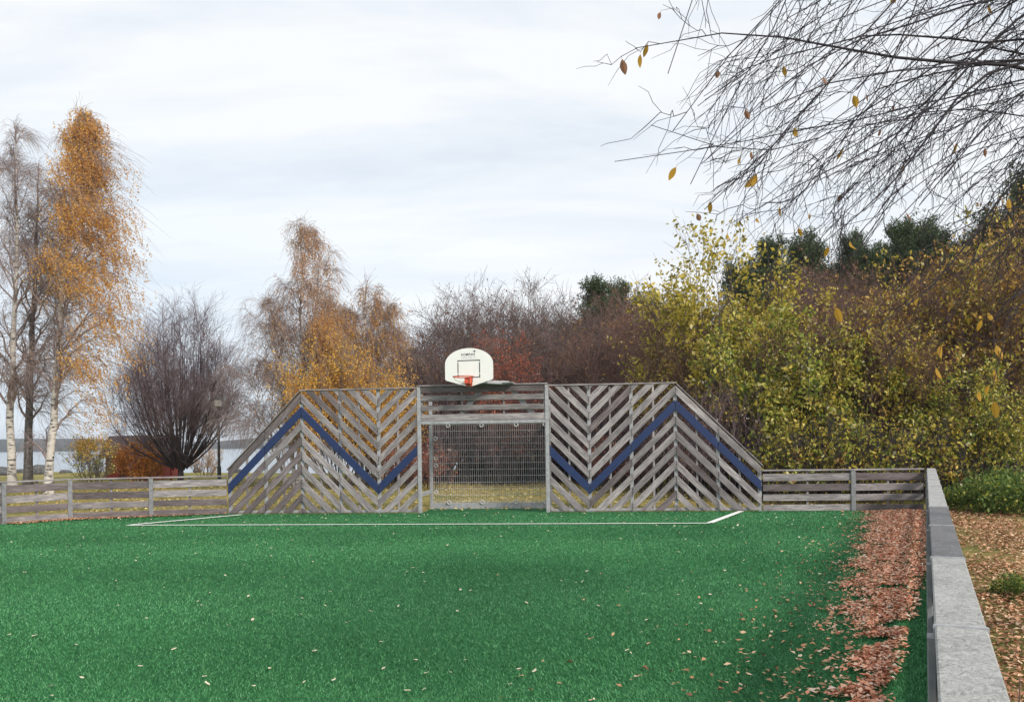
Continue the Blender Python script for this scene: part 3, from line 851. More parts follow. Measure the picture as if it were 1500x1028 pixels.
# drift against the side fence: distance from the fence, near and far edge, by depth
n = 30000
y = rng.uniform(4.6, 19.1, n)
e0 = np.interp(y, [4.6, 5.8, 6.3, 8, 10, 13, 19], [0.34, 0.30, 0.26, 0.17, 0.05, 0.0, 0.0])
e1 = np.interp(y, [4.6, 5.8, 6.6, 7.2, 8.2, 10, 13, 16, 19], [0.48, 0.58, 0.44, 0.66, 0.76, 0.86, 1.02, 1.08, 1.30])
e1 = e1 + 0.11 * np.sin(y * 4.1) + 0.07 * np.sin(y * 9.3 + 1) + 0.04 * np.sin(y * 21)
u = rng.beta(1.15, 1.3, n)
d = e0 + (e1 - e0) * u + rng.normal(0, 0.04, n) + np.where(rng.random(n) < 0.12, rng.exponential(0.16, n), 0)
pat = np.sin(y * 3.1 + 4 * d) + np.sin(y * 7.3 + 2 - 5 * d) + 0.8 * np.sin(y * 13 + 9 * d)
gap = pat + rng.normal(0, 0.35, n) > np.interp(y, [4.6, 6.6, 8, 11, 19], [-0.35, -0.5, -1.1, -1.7, -2.2])
keep = (d > 0.02) & gap & (rng.random(n) < np.interp(y, [4.6, 8, 19], [0.55, 0.85, 1.0]))
y, d = y[keep], d[keep]
hump = 0.03 * np.clip(1 - np.abs((d - 0.5) / 0.55), 0, 1)
pos = np.stack([FX(y) - d, y, 0.030 + hump * rng.random(len(y)) + 0.008], -1)
litter("leaf_drift", "thick drift of reddish brown fallen leaves on the turf beside the right side fence", pos, 0.020 + 0.045 * rng.random(len(pos)) ** 1.5 + 0.02 * (rng.random(len(pos)) < 0.06), LIT_RED)
# thinner scatter at the drift's edge
n = 1350
y = rng.uniform(4.6, 19.0, n); d = 0.6 + rng.exponential(0.42, n)
ok = (d < 3.2); y, d = y[ok], d[ok]
pos = np.stack([FX(y) - d, y, np.full(len(y), 0.036)], -1)
litter("leaf_scatter", "loose brown and tan leaves thinning out over the turf left of the leaf drift", pos, rng.uniform(0.03, 0.065, len(pos)), LIT_TAN)
# strip along the left fence
n = 2600
seg = rng.integers(0, 3, n); t = rng.random(n); q = np.array(left_pts)
a, b = q[seg], q[seg + 1]; p = a + (b - a) * t[:, None]
dn = (b - a) / np.linalg.norm(b - a, axis=1, keepdims=True)
off = np.abs(rng.normal(0, 0.14, n)) + 0.06
wgt = np.interp(p[:, 0], [-11, -8.5, -6.7], [1.0, 0.7, 0.1])
p = p + np.stack([-dn[:, 1], dn[:, 0]], -1) * (off * (0.5 + wgt))[:, None]
ok = rng.random(n) < wgt; p = p[ok]
litter("leaf_drift", "narrow strip of tan fallen leaves on the turf along the foot of the left fence", np.stack([p[:, 0], p[:, 1], np.full(len(p), 0.04)], -1), rng.uniform(0.03, 0.07, len(p)), LIT_TAN)
# outside the fence on the right
n = 80000
y = 2.2 + 17.3 * rng.random(n); x = FX(y) + 0.20 + rng.random(n) ** 1.2 * 7.0
dens = 0.72 + 0.5 * np.sin(x * 1.7 + y * 0.8) * np.cos(y * 1.1 - x * 0.6) + 0.25 * np.sin(x * 5.1 - y * 2.7) - np.interp(y, [3, 9], [0.22, 0.0])
ok = rng.random(n) < dens
x, y = x[ok], y[ok]
litter("leaf_litter", "carpet of tan and brown fallen leaves on the ground outside the right side fence", np.stack([x, y, ground_h(x, y) + 0.02 + 0.03 * rng.random(len(x))], -1), 0.025 + 0.055 * rng.random(len(x)) ** 1.4, LIT_TAN)
# on the grass behind wall and fences
n = 16000
x = rng.uniform(-17, 9, n); y = rng.uniform(21.2, 37, n) + np.clip(-0.10 * (x + 6), -2, 1)
litter("leaf_litter", "yellowish fallen leaves scattered on the rough grass behind the timber wall and fences", np.stack([x, y, ground_h(x, y) + 0.05], -1), rng.uniform(0.05, 0.10, n), LIT_YEL)
# tiny leaves towards the far end of the court, past counting
n = 900
y = rng.uniform(12.5, 20.2, n) ; x = rng.uniform(-9.5, 7.0, n)
ok = (y < 20.7 + (x + 6.7) * -0.1013) & (x < FX(y) - 0.6) & (rng.random(n) < np.interp(y, [12.5, 18, 20.2], [0.12, 0.45, 1.0]))
x, y = x[ok], y[ok]
litter("leaf_scatter", "small pale leaves sprinkled over the far end of the turf in front of the goal", np.stack([x, y, np.full(len(x), 0.038)], -1), rng.uniform(0.03, 0.055, len(x)), LIT_PALE, 0.6)
# single leaves lying on the open turf
def curled_leaf(name, mat, seed):
    r = random.Random(seed)
    L, W = 1.0, r.uniform(0.42, 0.62); K = 7
    curl = r.uniform(-0.25, 0.3); cup = r.uniform(0.1, 0.3)
    V, Fc = [], []
    for i in range(K):
        t = i / (K - 1); w = W / 2 * math.sin(math.pi * min(1, t * 0.94 + 0.03)) ** 0.75
        z = curl * (t - 0.4) ** 2
        wob = r.uniform(-0.05, 0.05)
        V += [(t - 0.5, w, z + cup * w * 1.2 + wob), (t - 0.5, 0, z), (t - 0.5, -w, z + cup * w * 1.2 - wob)]
    for i in range(K - 1):
        j = 3 * i
        Fc += [(j, j + 1, j + 4, j + 3), (j + 1, j + 2, j + 5, j + 4)]
    V += [(-0.5, 0.012, V[1][2]), (-0.5, -0.012, V[1][2]), (-0.78, 0, V[1][2] + 0.06)]
    m = len(V); Fc.append((m - 3, m - 1, m - 2))
    me = py_mesh(name, V, Fc, mat)
    return me
pale_leaf = [curled_leaf("fallen_leaf", LIT_PALE, s) for s in (1, 2, 3)]
tan_leaf = [curled_leaf("fallen_leaf", LIT_TAN, s) for s in (4, 5)]
# positions seen in the photograph (pixels on the ground) and extra ones at random between
seen = [(689, 899), (682, 966), (660, 984), (760, 979), (795, 967), (763, 989), (783, 982), (137, 989), (14, 929), (120, 992), (838, 1019), (441, 899), (484, 866), (503, 850), (605, 831), (620, 838), (610, 832), (510, 784), (647, 830), (710, 866), (760, 870), (822, 850), (831, 864), (970, 833), (940, 808), (1050, 829), (855, 878), (1090, 820), (1140, 838), (1190, 870), (1200, 840), (1172, 960), (1130, 925), (1060, 940), (1102, 910), (1010, 905), (950, 942), (906, 886), (860, 928), (622, 951), (517, 937), (562, 978), (395, 978), (370, 907), (290, 880), (215, 905), (240, 860), (130, 832), (60, 812), (100, 800), (170, 850), (180, 808), (330, 842), (358, 827), (415, 845), (455, 813), (1085, 1002), (1150, 985), (1115, 1015), (990, 1000), (925, 995), (748, 1001), (735, 1020), (300, 990), (255, 950), (55, 890), (1205, 905), (1165, 890), (1125, 870), (1085, 955), (1040, 870), (1000, 850), (1215, 860), (880, 840), (920, 860), (800, 905)]
r_ = random.Random(5)
while len(seen) < 185:
    px, py = r_.uniform(5, 1260), r_.uniform(782, 1024)
    if r_.random() < (0.35 + 0.65 * (px / 1260) ** 1.5) * (1.0 if py < 900 else 0.6): seen.append((px, py))
for i, (px, py) in enumerate(seen):
    d_ = ray(px, py); t = (0.036 - CAMH) / d_[2]; X, Y = d_[0] * t, t
    if X > FX(Y) - 0.15: continue
    warm = px > 700 and r_.random() < 0.35
    o = new_obj("fallen_leaf", (r_.choice(tan_leaf) if warm else r_.choice(pale_leaf)))
    s = r_.uniform(0.028, 0.050)
    o.location = (X, Y, 0.037); o.scale = (s, s, s); o.rotation_euler = (r_.uniform(-.35, .35), r_.uniform(-.35, .35), r_.uniform(0, 6.28))
    if warm: tag(o, "brownish fallen leaf lying alone on the open green turf", "leaf", "brownish leaves scattered on the open turf")
    else: tag(o, "pale cream fallen leaf lying alone on the open green turf", "leaf", "pale leaves scattered on the open turf")

# ================================================================== SHORE THINGS
def house(name, label, cat, loc, rz, w, d, h, rh, wall, roof, door=True):
    r = thing(name, label, cat, loc, rz)
    hw, hd = w / 2, d / 2
    V = [(-hw, -hd, 0), (hw, -hd, 0), (hw, hd, 0), (-hw, hd, 0), (-hw, -hd, h), (hw, -hd, h), (hw, hd, h), (-hw, hd, h), (-hw, 0, h + rh), (hw, 0, h + rh)]
    Fc = [(0, 1, 5, 4), (2, 3, 7, 6), (1, 2, 6, 9, 5), (3, 0, 4, 8, 7), (3, 2, 1, 0)]
    new_obj("wall", py_mesh("wall", V, Fc, wall), None, r)
    e = 0.25 * min(1, w / 3); k = rh / hd
    RV = []
    for dz in (0.0, 0.10):
        RV += [(-hw - e, -hd - e, h - e * k + dz), (hw + e, -hd - e, h - e * k + dz), (hw + e, 0, h + rh + dz + .02), (-hw - e, 0, h + rh + dz + .02), (hw + e, hd + e, h - e * k + dz), (-hw - e, hd + e, h - e * k + dz)]
    RF = [(3, 2, 1, 0), (5, 4, 2, 3), (6, 7, 8, 9), (9, 8, 10, 11), (0, 1, 7, 6), (4, 5, 11, 10), (1, 2, 8, 7), (2, 4, 10, 8), (3, 0, 6, 9), (5, 3, 9, 11)]
    new_obj("roof", py_mesh("roof", RV, RF, roof), None, r)
    if door:
        bar("door", (-w * 0.22, -hd - 0.012, 0.05), (-w * 0.22, -hd - 0.012, min(h * 0.92, 1.75)), 0.05, 0.75, paint("brown_door", (0.12, 0.03, 0.02), 0.7), r)
        wnd = bar("window", (w * 0.2, -hd - 0.012, h * 0.45), (w * 0.2, -hd - 0.012, h * 0.80), 0.05, 0.7, paint("white_window_frame", (0.6, 0.58, 0.55), 0.6), r)
    return r
hx_, hy_ = px_x(209, 46), 46.0
house("shed", "small red shed with a dark pitched roof behind the orange bush, near the lake", "shed", (hx_, hy_, gz(hx_, hy_) - 0.15), 0.06, 2.9, 2.3, 1.45, 0.85, HUT_RED, HUT_ROOF)
px_ = px_x(250, 42)
mp_ = thing("marker_post", "thin orange-red marker post beside the bare round-crowned tree", "post", (px_, 42, gz(px_, 42)))
bar("pole", (0, 0, 0), (0, 0, 1.55), 0.09, 0.09, POLE_RED, mp_, 0.01); bar("cap", (-0.12, 0, 1.0), (0.12, 0, 1.0), 0.05, 0.12, POLE_RED, mp_)
lx, ly = px_x(320.5, 38), 38.0
lp = thing("street_lamp", "slim dark street lamp with a lantern head between the bare tree and the timber wall", "street lamp", (lx, ly, gz(lx, ly)))
def lathe(name, prof, mat, parent, n=12):
    V, Fc = [], []
    for r, z in prof:
        for i in range(n):
            a = 2 * math.pi * i / n; V.append((r * math.cos(a), r * math.sin(a), z))
    for k in range(len(prof) - 1):
        for i in range(n): Fc.append((k * n + i, k * n + (i + 1) % n, (k + 1) * n + (i + 1) % n, (k + 1) * n + i))
    Fc.append(tuple(range(n))[::-1]); Fc.append(tuple(range((len(prof) - 1) * n, len(prof) * n)))
    return new_obj(name, py_mesh(name, V, Fc, mat), None, parent)
lathe("pole", [(0.085, 0), (0.085, 0.7), (0.055, 0.75), (0.05, 3.2), (0.075, 3.22), (0.075, 3.27)], LAMP_DK, lp)
lathe("lantern_glass", [(0.10, 3.272), (0.16, 3.30), (0.165, 3.52), (0.15, 3.56)], LAMP_GL, lp)
lathe("lantern_hood", [(0.19, 3.562), (0.185, 3.60), (0.10, 3.70), (0.03, 3.73), (0.02, 3.78)], LAMP_DK, lp)
rng = np.random.default_rng(5)
def rock_mesh(seed):
    r = np.random.default_rng(seed)
    import bmesh
    bm = bmesh.new(); bmesh.ops.create_icosphere(bm, subdivisions=2, radius=1)
    k = r.normal(0, 1, (5, 3))
    for v in bm.verts:
        f = 1 + sum(0.10 * math.sin(2.2 * v.co.dot(Vector(q))) for q in k)
        v.co = Vector((v.co.x * f, v.co.y * f * 0.8, v.co.z * f * 0.6))
    me = bpy.data.meshes.new("shore_rock"); bm.to_mesh(me); bm.free(); me.materials.append(ROCK)
    return me
rks = [rock_mesh(s) for s in (1, 2, 3)]
for i, (px, s) in enumerate(((2, 0.85), (10, 0.6), (27, 0.5), (54, 0.95), (62, 0.55), (96, 0.45), (290, 0.5), (345, 0.6))):
    Y = 56 + (i % 3) * 1.5; X = px_x(px, Y)
    o = new_obj("shore_rock", rks[i % 3]); o.location = (X, Y, gz(X, Y) + s * 0.15); o.scale = (s * 0.9, s * 0.6, s * 0.7); o.rotation_euler = (0, 0, i * 1.3)
    tag(o, "dark grey boulder on the lake shore behind the left fence", "boulder", "dark boulders along the lake shore")
for px, s, lab in ((88, 1.0, "larger pale house far off on the wooded opposite shore"), (97, 0.7, "smaller pale house far off on the wooded opposite shore, right of the larger one")):
    X = px_x(px, 1035); house("far_house", lab, "house", (X, 1035, 1.5), 0.3, 9 * s, 7 * s, 4.5 * s, 2.6 * s, PALE_WALL, HUT_ROOF, False)

# ================================================================== TREES
# ---- silver birch: tall trunk, rising limbs, hanging fine twigs blown to the right
def birch_meshes(seed, h, r0, lean, n1, n2, n3, crown_w, twig_l, wind, bark_m, twig_m, leaves, t_low=0.2, trunks=None, pend=12):
    rng = np.random.default_rng(seed)
    if trunks is None:
        tp = [(0, 0, -0.2), (lean[0] * 0.25, lean[1] * .2, h * 0.3), (lean[0] * 0.7, lean[1] * .6, h * 0.65), (lean[0], lean[1], h)]
        T, TR = stem(rng, tp, r0, 0.012, 16, 0.035)
    else:
        sts = [stem(rng, t, r, 0.012, 16, 0.05) for t, r in trunks]
        T = np.concatenate([s[0] for s in sts]); TR = np.concatenate([s[1] for s in sts])
    pr = lambda t: np.clip(np.sin(np.clip((t - t_low * 0.5) / (1 - t_low * 0.5), 0, 1) ** 0.75 * np.pi * 0.93 + 0.16), 0.12, 1) ** 0.75
    L1, R1 = kids(rng, T, TR, n1, (t_low, 0.985), crown_w, (0.45, 0.85), 7, (wind * 0.25, 0, -0.12), (0, 0, 0.35), 0.03, 0.45, 0.008, 0.06, pr)
    L2, R2 = kids(rng, L1, R1, n2, (0.15, 1.0), crown_w * 0.42, (0.4, 1.0), 5, (wind * 0.4, 0, -0.35), (wind * .2, 0, 0.1), 0.05, 0.6, 0.005, 0.02, lambda t: 1.1 - 0.6 * t, pl=0.75)
    L3, R3 = kids(rng, L2, R2, n3, (0.1, 1.0), twig_l, (0.3, 1.2), 4, (wind * 0.7, 0, -0.75), (wind * .3, 0, -0.15), 0.06, 0.6, 0.0036, 0.007, pl=0.6)
    L4, R4 = kids(rng, L1, R1, pend, (0.35, 1.0), twig_l * 1.5, (0.2, 0.9), 6, (wind * 0.9, 0, -0.85), (wind * .5, 0, -0.25), 0.035, 0.5, 0.0038, 0.008, pl=0.9)
    top, _ = kids(rng, T, TR, 60, (0.80, 1.0), crown_w * 0.33, (0.25, 0.7), 4, (wind * 0.5, 0, -0.3), (wind * 0.2, 0, 0.3), 0.05, 0.5, 0.005, 0.01)
    parts = [("trunk", tubes_mesh("trunk", [(T, TR, 10)], bark_m), False),
             ("branches", tubes_mesh("branches", [(L1, R1, 5), (L2, R2, 3)], twig_m), True),
             ("twigs", tubes_mesh("twigs", [(L3, R3, 3), (L4, R4, 3), (top, np.full(top.shape[:2], 0.004), 3)], twig_m), True)]
    for m, n, mask, sz in leaves:
        p = np.concatenate([points_on(rng, L3, R3, n * 10, (0.15, 1.0), 0.06), points_on(rng, L4, R4, n * 5, (0.1, 1.0), 0.06)]); rng.shuffle(p)
        p = p[rng.random(len(p)) < mask(p, rng)][:n // 4]
        q = np.arange(4)[None, :, None] * np.array([wind * 0.05, 0, -0.085])[None, None] * rng.uniform(0.6, 1.3, (len(p), 1, 1))
        p = (p[:, None] + q + rng.normal(0, 0.022, (len(p), 4, 3))).reshape(-1, 3)
        parts.append(("foliage", leaves_mesh("foliage", rng, p, rng.uniform(sz[0], sz[1], len(p)), m, axis=(wind * 0.5, 0, -0.9)), True))
    return parts
def blob(*cs):
    """foliage density: soft ellipsoids (x, z, rx, rz, strength) seen in the tree's own frame"""
    def f(p, rng):
        v = np.zeros(len(p))
        for x, z, rx, rz, s in cs:
            v = np.maximum(v, s * np.clip(1.5 - 1.5 * np.sqrt(((p[:, 0] - x) / rx) ** 2 + ((p[:, 2] - z) / rz) ** 2), 0, 1))
        return v + 0.0
    return f
even = lambda v: (lambda p, rng: np.full(len(p), v))
def clumpy(seed, lo=0.05, hi=1.0, sc=1.0):
    r = np.random.default_rng(seed); K = r.normal(0, 1.6 / sc, (6, 3)); ph = r.uniform(0, 6, 6)
    return lambda p, rng: np.clip(lo + (hi - lo) * (0.5 + 0.32 * np.sin(p @ K.T + ph).sum(1) / 1.2), 0, 1)
def px_tree(px, Y): 
    X = px_x(px, Y); return (X, Y, gz(X, Y))
G_B = "birches on the left by the lake"
plant("birch_tree", "tall almost bare birch with a white trunk, at the left edge of the photo", "birch", px_tree(18, 33),
      birch_meshes(41, 13.5, 0.17, (0.3, 0), 50, 8, 7, 3.0, 0.8, 0.28, BARK_BIRCH, TWIG_PURPLE,
                   [(L_RUST, 1500, even(0.3), (0.04, 0.065))]), G_B)
plant("birch_tree", "tall bare birch with a darker grey trunk, second from the left", "birch", px_tree(40, 34.5),
      birch_meshes(42, 12.7, 0.19, (0.6, 0), 46, 8, 7, 2.7, 0.8, 0.3, BARK_GREY, TWIG_PURPLE,
                   [(L_RUST, 1200, blob((1.5, 9, 2.5, 4, 1.0)), (0.04, 0.065))]), G_B)
plant("birch_tree", "tall leaning birch hung with orange autumn leaves, third from the left", "birch", px_tree(70, 32),
      birch_meshes(43, 13.8, 0.165, (1.25, 0), 62, 8, 6, 2.9, 0.8, 0.40, BARK_BIRCH, TWIG_PURPLE,
                   [(L_ORANGE, 27000, blob((2.3, 7.8, 1.4, 1.7, 1), (2.5, 5.6, 1.2, 1.4, 1), (2.6, 3.7, 1.5, 1.5, 1), (1.9, 4.6, 1.3, 1.0, .8), (1.5, 9.6, 1.5, 1.3, .8), (1.4, 11.6, 1.0, 1.3, .8), (2.6, 9, 1.2, 1.3, .8), (2.0, 2.6, 1.2, 1.3, .9), (0.8, 8.5, 1.0, 2.5, .35), (3.1, 4.6, 0.9, 1.6, 1), (2.9, 10.0, 1.3, 2.4, .5), (1.5, 13.0, 1.0, 1.4, .6)), (0.055, 0.11)),
                    (L_RUST, 12000, blob((1.6, 10.0, 2.6, 4.6, 0.8), (2.2, 6.0, 2.2, 4.5, 0.5), (0.2, 8, 1.5, 4, .25), (1.5, 13.2, 1.2, 1.6, .8), (3.2, 9.5, 1.4, 2.6, .7)), (0.04, 0.07))], t_low=0.09, pend=16), G_B)
# ---- the birch pair in the middle distance
G_C = "birches behind the left half of the timber wall"
plant("birch_tree", "tall many-stemmed birch, bare at left and rusty at right, behind the left timber wall", "birch", px_tree(437, 34),
      birch_meshes(51, 9.8, 0.13, (0.2, 0), 26, 10, 8, 3.0, 0.65, 0.12, BARK_BIRCH, TWIG_PURPLE,
                   [(L_RUST, 20000, blob((1.1, 7.0, 1.2, 2.6, .9), (0.4, 9.0, 1.2, 1.6, .9), (1.0, 4.5, 1.1, 1.6, 1), (0.2, 6.0, 1.9, 3.0, .4), (-0.8, 5, 1.4, 2.6, .2)), (0.045, 0.08)),
                    (L_ORANGE, 13000, blob((1.3, 5.6, 1.1, 1.3, .8), (1.4, 3.4, 1.3, 1.4, 1)), (0.04, 0.08))], t_low=0.12,
                   trunks=[([(0, 0, -.2), (0.1, 0, 4), (0.25, 0.1, 9.9)], 0.13), ([(0.15, 0.2, -.2), (0.55, 0.2, 4), (0.85, 0.3, 8.9)], 0.10), ([(-0.15, 0.1, -.2), (-0.7, 0, 3.2), (-1.15, 0.2, 7.2)], 0.09), ([(-0.3, -0.1, -.2), (-1.3, 0, 2.2), (-2.0, 0.2, 4.6)], 0.06)]), G_C)
plant("birch_tree", "shorter birch with thin rusty gold foliage, right of the many-stemmed birch", "birch", px_tree(530, 35.5),
      birch_meshes(52, 8.1, 0.11, (0.25, 0), 26, 10, 8, 2.6, 0.6, 0.12, BARK_BIRCH, TWIG_PURPLE,
                   [(L_RUST, 9000, even(0.8), (0.045, 0.085)), (L_ORANGE, 20000, blob((0.1, 4.5, 2.9, 4.2, 1)), (0.05, 0.10))], t_low=0.1,
                   trunks=[([(0, 0, -.2), (0.0, 0, 4), (0.3, 0.1, 8.2)], 0.11), ([(-0.1, 0.3, -.2), (-0.9, 0.2, 3.6), (-1.35, 0.3, 7.3)], 0.09), ([(0.15, 0.2, -.2), (0.7, 0.2, 4), (1.1, 0.3, 7.2)], 0.08), ([(-0.2, 0.1, -.2), (-0.6, 0, 3.2), (-0.8, 0.2, 6.9)], 0.08)]), G_C)

# ---- generic broad crown tree / shrub
def shrub_meshes(seed, h, w, nst, n1, n2, n3, bark_m, twig_m, leaves, r0=0.06, fan=0.35, twig_l=0.5, up=0.35, spread=0.0, tip=None, trunk_h=0.0, rmin=0.0045, fine_m=None, dome=0.38, l1=1.0):
    """many stems fanning from the base; h height, w half width"""
    rng = np.random.default_rng(seed)
    N = 9; s = np.linspace(0, 1, N)[None, :, None]
    k_ = np.arange(nst); az = k_ * 2.39996 + rng.normal(0, 0.25, nst); rad = np.sqrt((k_ + rng.random(nst)) / nst) * w
    hh = h * (1 - dome * (rad / w) ** 2) * rng.uniform(0.80, 1.0, nst)
    end = np.stack([np.cos(az) * rad, np.sin(az) * rad, hh], -1)
    base = np.stack([np.cos(az) * rad * 0.14, np.sin(az) * rad * 0.14, np.full(nst, -0.15)], -1) * (1 if spread == 0 else 1)
    if spread: base[:, :2] = end[:, :2] * spread
    if trunk_h: base[:, 2] = trunk_h * rng.uniform(0.7, 1.1, nst)
    bow = np.stack([np.cos(az) * rad * fan, np.sin(az) * rad * fan, np.zeros(nst)], -1)
    T = base[:, None] + (end - base)[:, None] * s + bow[:, None] * (4 * s * (1 - s)) * 0.5
    T += np.cumsum(rng.normal(0, 0.02 * h / 5, (nst, N, 3)), 1) * np.minimum(s * 3, 1)
    TR = (r0 * rng.uniform(0.6, 1.1, nst))[:, None] * (1 - 0.86 * s[:, :, 0])
    sc = h / 5
    L1, R1 = kids(rng, T, TR, n1, (0.18, 1.0), 1.35 * sc * l1, (0.35, 0.85), 5, (0, 0, up * 0.3), (0, 0, up), 0.05, 0.55, rmin * 1.3, 0.03, lambda t: 1.15 - 0.6 * t)
    L2, R2 = kids(rng, L1, R1, n2, (0.15, 1.0), 0.8 * sc ** 0.7, (0.35, 0.95), 4, (0, 0, 0.05), (0, 0, up * 0.6), 0.07, 0.6, rmin, 0.014)
    sets = [(L2, R2, 3)]
    leafP, leafR = L2, R2
    if n3:
        L3, R3 = kids(rng, L2, R2, n3, (0.15, 1.0), twig_l, (0.35, 1.0), 3, (0, 0, 0), (0, 0, up * 0.4), 0.07, 0.7, rmin * 0.85, 0.008)
        sets.append((L3, R3, 3)); leafP, leafR = L3, R3
    stems = [(T, TR, 6)]
    if trunk_h:
        tk, tkr = stem(rng, [(0, 0, -0.25), (0.02, 0, trunk_h * 0.6), (0, 0, trunk_h * 1.15)], r0 * 3.2, r0 * 2.2, 7, 0.01)
        stems.append((tk, tkr, 10))
    parts = [("trunk" if trunk_h else "stems", tubes_mesh("stems", stems, bark_m), nst > 6),
             ("branches", tubes_mesh("branches", [(L1, R1, 4)], twig_m), True),
             ("twigs", tubes_mesh("twigs", sets, fine_m or twig_m), True)]
    for m, n, mask, sz in leaves:
        p = points_on(rng, leafP, leafR, n * 6, (0.1, 1.0), 0.07)
        p = p[rng.random(len(p)) < mask(p, rng)][:n // 4]
        p = np.repeat(p, 4, 0) + rng.normal(0, 0.075 * sz[1] / 0.12, (len(p) * 4, 3))
        parts.append(("foliage", leaves_mesh("foliage", rng, p, rng.uniform(sz[0] * 0.8, sz[1], len(p)), m, axis=(0, 0, -0.6)), True))
    return parts

# round-crowned dark bare tree by the lake
plant("bare_tree", "round-crowned leafless tree with dense dark upright branches, left of the street lamp", "tree", px_tree(264, 40),
      shrub_meshes(67, 8.1, 2.75, 60, 9, 6, 5, BARK_DARK, TWIG_DARK, [(L_BROWN, 350, even(.3), (0.05, 0.08))], r0=0.05, fan=0.45, twig_l=0.5, up=0.3, trunk_h=0.8, fine_m=TWIG_VIOLET, dome=0.55, l1=0.62))
# bushes by the lake
plant("bush", "small yellow-green bush at the foot of the orange birch", "bush", px_tree(136, 36),
      shrub_meshes(62, 2.15, 0.95, 16, 8, 5, 0, BARK_BROWN, TWIG_BROWN, [(L_LIME, 1500, even(.6), (0.06, 0.10)), (L_GOLD, 1300, blob((0, 2.0, 1.2, 0.9, 1)), (0.06, 0.10))], r0=0.02))
plant("bush", "rounded orange-red bush in front of the red shed", "bush", px_tree(207, 41),
      shrub_meshes(63, 1.75, 1.3, 20, 8, 6, 0, BARK_BROWN, TWIG_RED, [(L_BUSHRED, 7000, even(.9), (0.06, 0.11))], r0=0.02))
plant("bush", "small pale orange bush under the street lamp", "bush", px_tree(300, 47),
      shrub_meshes(64, 1.6, 0.9, 14, 7, 5, 0, BARK_BROWN, TWIG_PALE, [(L_RUST, 1300, even(.6), (0.05, 0.09))], r0=0.02))
# golden shrubs below the birches
gold = shrub_meshes(65, 5.6, 1.9, 18, 10, 8, 0, BARK_BROWN, TWIG_PALE, [(L_GOLD, 9000, clumpy(1, 0.35, 1), (0.07, 0.12)), (L_ORANGE, 8000, clumpy(2, .2, 1), (0.06, 0.10))], r0=0.04)
gold_t = plant("leafy_tree", "low golden tree in full leaf behind the left timber wall, below the birches", "tree", px_tree(497, 33), gold)
dup(gold_t, "low golden-brown tree in leaf at the right foot of the birch group", px_tree(553, 34), 2.0, 0.84)

# ---- bare brown trees in the middle
brownA = shrub_meshes(71, 7.6, 2.6, 20, 9, 7, 4, BARK_BROWN, TWIG_BROWN, [(L_BROWN, 2600, even(.4), (0.05, 0.10))], r0=0.06, fan=0.25, up=0.14, rmin=0.0055)
brownB = shrub_meshes(72, 7.0, 2.5, 16, 10, 7, 4, BARK_DARK, TWIG_BROWN, [(L_BROWN, 4200, clumpy(8, .1, 1), (0.06, 0.11)), (L_RED, 700, clumpy(9, .0, .6), (0.05, 0.09))], r0=0.06, fan=0.3, up=0.12, rmin=0.006)
redC = shrub_meshes(73, 5.6, 2.3, 20, 9, 6, 3, BARK_BROWN, TWIG_RED, [(L_BROWN, 4200, clumpy(5, .1, 1), (0.05, 0.10)), (L_AMBER, 700, clumpy(6, .0, 1), (0.05, 0.09))], r0=0.045, fan=0.3, up=0.15, rmin=0.006)
G_D = "bare trees and shrubs behind the middle of the wall"
tA = plant("bare_tree", "leafless brown tree right of the golden birches, its thin top against the sky", "tree", px_tree(625, 41), brownA, G_D, 0.4, 0.86)
tB = plant("bare_tree", "dark leafless tree filling the space behind the left edge of the backboard", "tree", px_tree(648, 37.5), brownB, G_D, 1.0, 0.84)
tC = plant("bare_shrub", "red-brown leafless shrub behind the right timber wall, nearest the goal", "shrub", px_tree(880, 37), redC, G_D, 0.3, 1.10)
for src, lab, px, Y, rz, sc in (
    (tA, "tall leafless tree whose top stands up left of the backboard", 692, 42, 2.2, 1.10),
    (tA, "tallest leafless tree directly right of and above the backboard", 785, 42, 4.0, 1.13),
    (tB, "dark leafless tree low behind the gold foliage, left of the backboard", 592, 38, 2.9, 0.80),
    (tB, "dark leafless tree immediately behind the backboard", 703, 37, 4.4, 0.86),
    (tB, "dark leafless tree behind the goal's right post", 775, 37.5, 5.3, 0.94),
    (tA, "leafless tree between the backboard and the pines", 838, 42, 5.2, 0.90),
    (tB, "dark purple leafless tree above the middle of the right timber wall", 838, 37, 0.6, 0.92),
    (tB, "dark purple leafless tree below the two pale poplars", 905, 41, 1.7, 1.02),
    (tC, "red-brown shrub above the right timber wall, left of the yellow-green tree", 948, 34, 2.0, 1.16),
    (tC, "red-brown shrub close behind the peak of the right timber wall", 1010, 28.5, 3.6, 0.98),
    (tB, "dark leafless tree in the second row above the right wall's peak", 980, 38, 5.0, 1.06),
    (tB, "dark russet tree in the back row, left of the backboard", 655, 45, 2.0, 1.20),
    (tB, "dark russet tree in the back row, right of the backboard", 738, 46, 0.2, 1.32),
    (tB, "dark russet tree in the back row above the right wall's left end", 800, 45, 3.4, 1.22),
    (tB, "dark russet tree in the back row below the skyline pine", 866, 44, 5.6, 1.15),
    (tC, "red-brown tree in the back row, left of the olive-yellow trees", 930, 42, 4.2, 1.42),
    (tC, "low red-brown shrub against the sloping end of the right timber wall", 1070, 26, 1.2, 0.66),
):
    dup(src, lab, px_tree(px, Y), rz, sc, G_D)
plant("bare_tree", "dull red leaved tree glowing between the dark trees above the backboard's right corner", "tree", px_tree(738, 34),
      shrub_meshes(74, 5.6, 1.3, 9, 8, 6, 3, BARK_BROWN, TWIG_RED, [(L_RED, 8000, clumpy(7, .2, 1), (0.06, 0.11))], r0=0.045, fan=0.2), G_D)
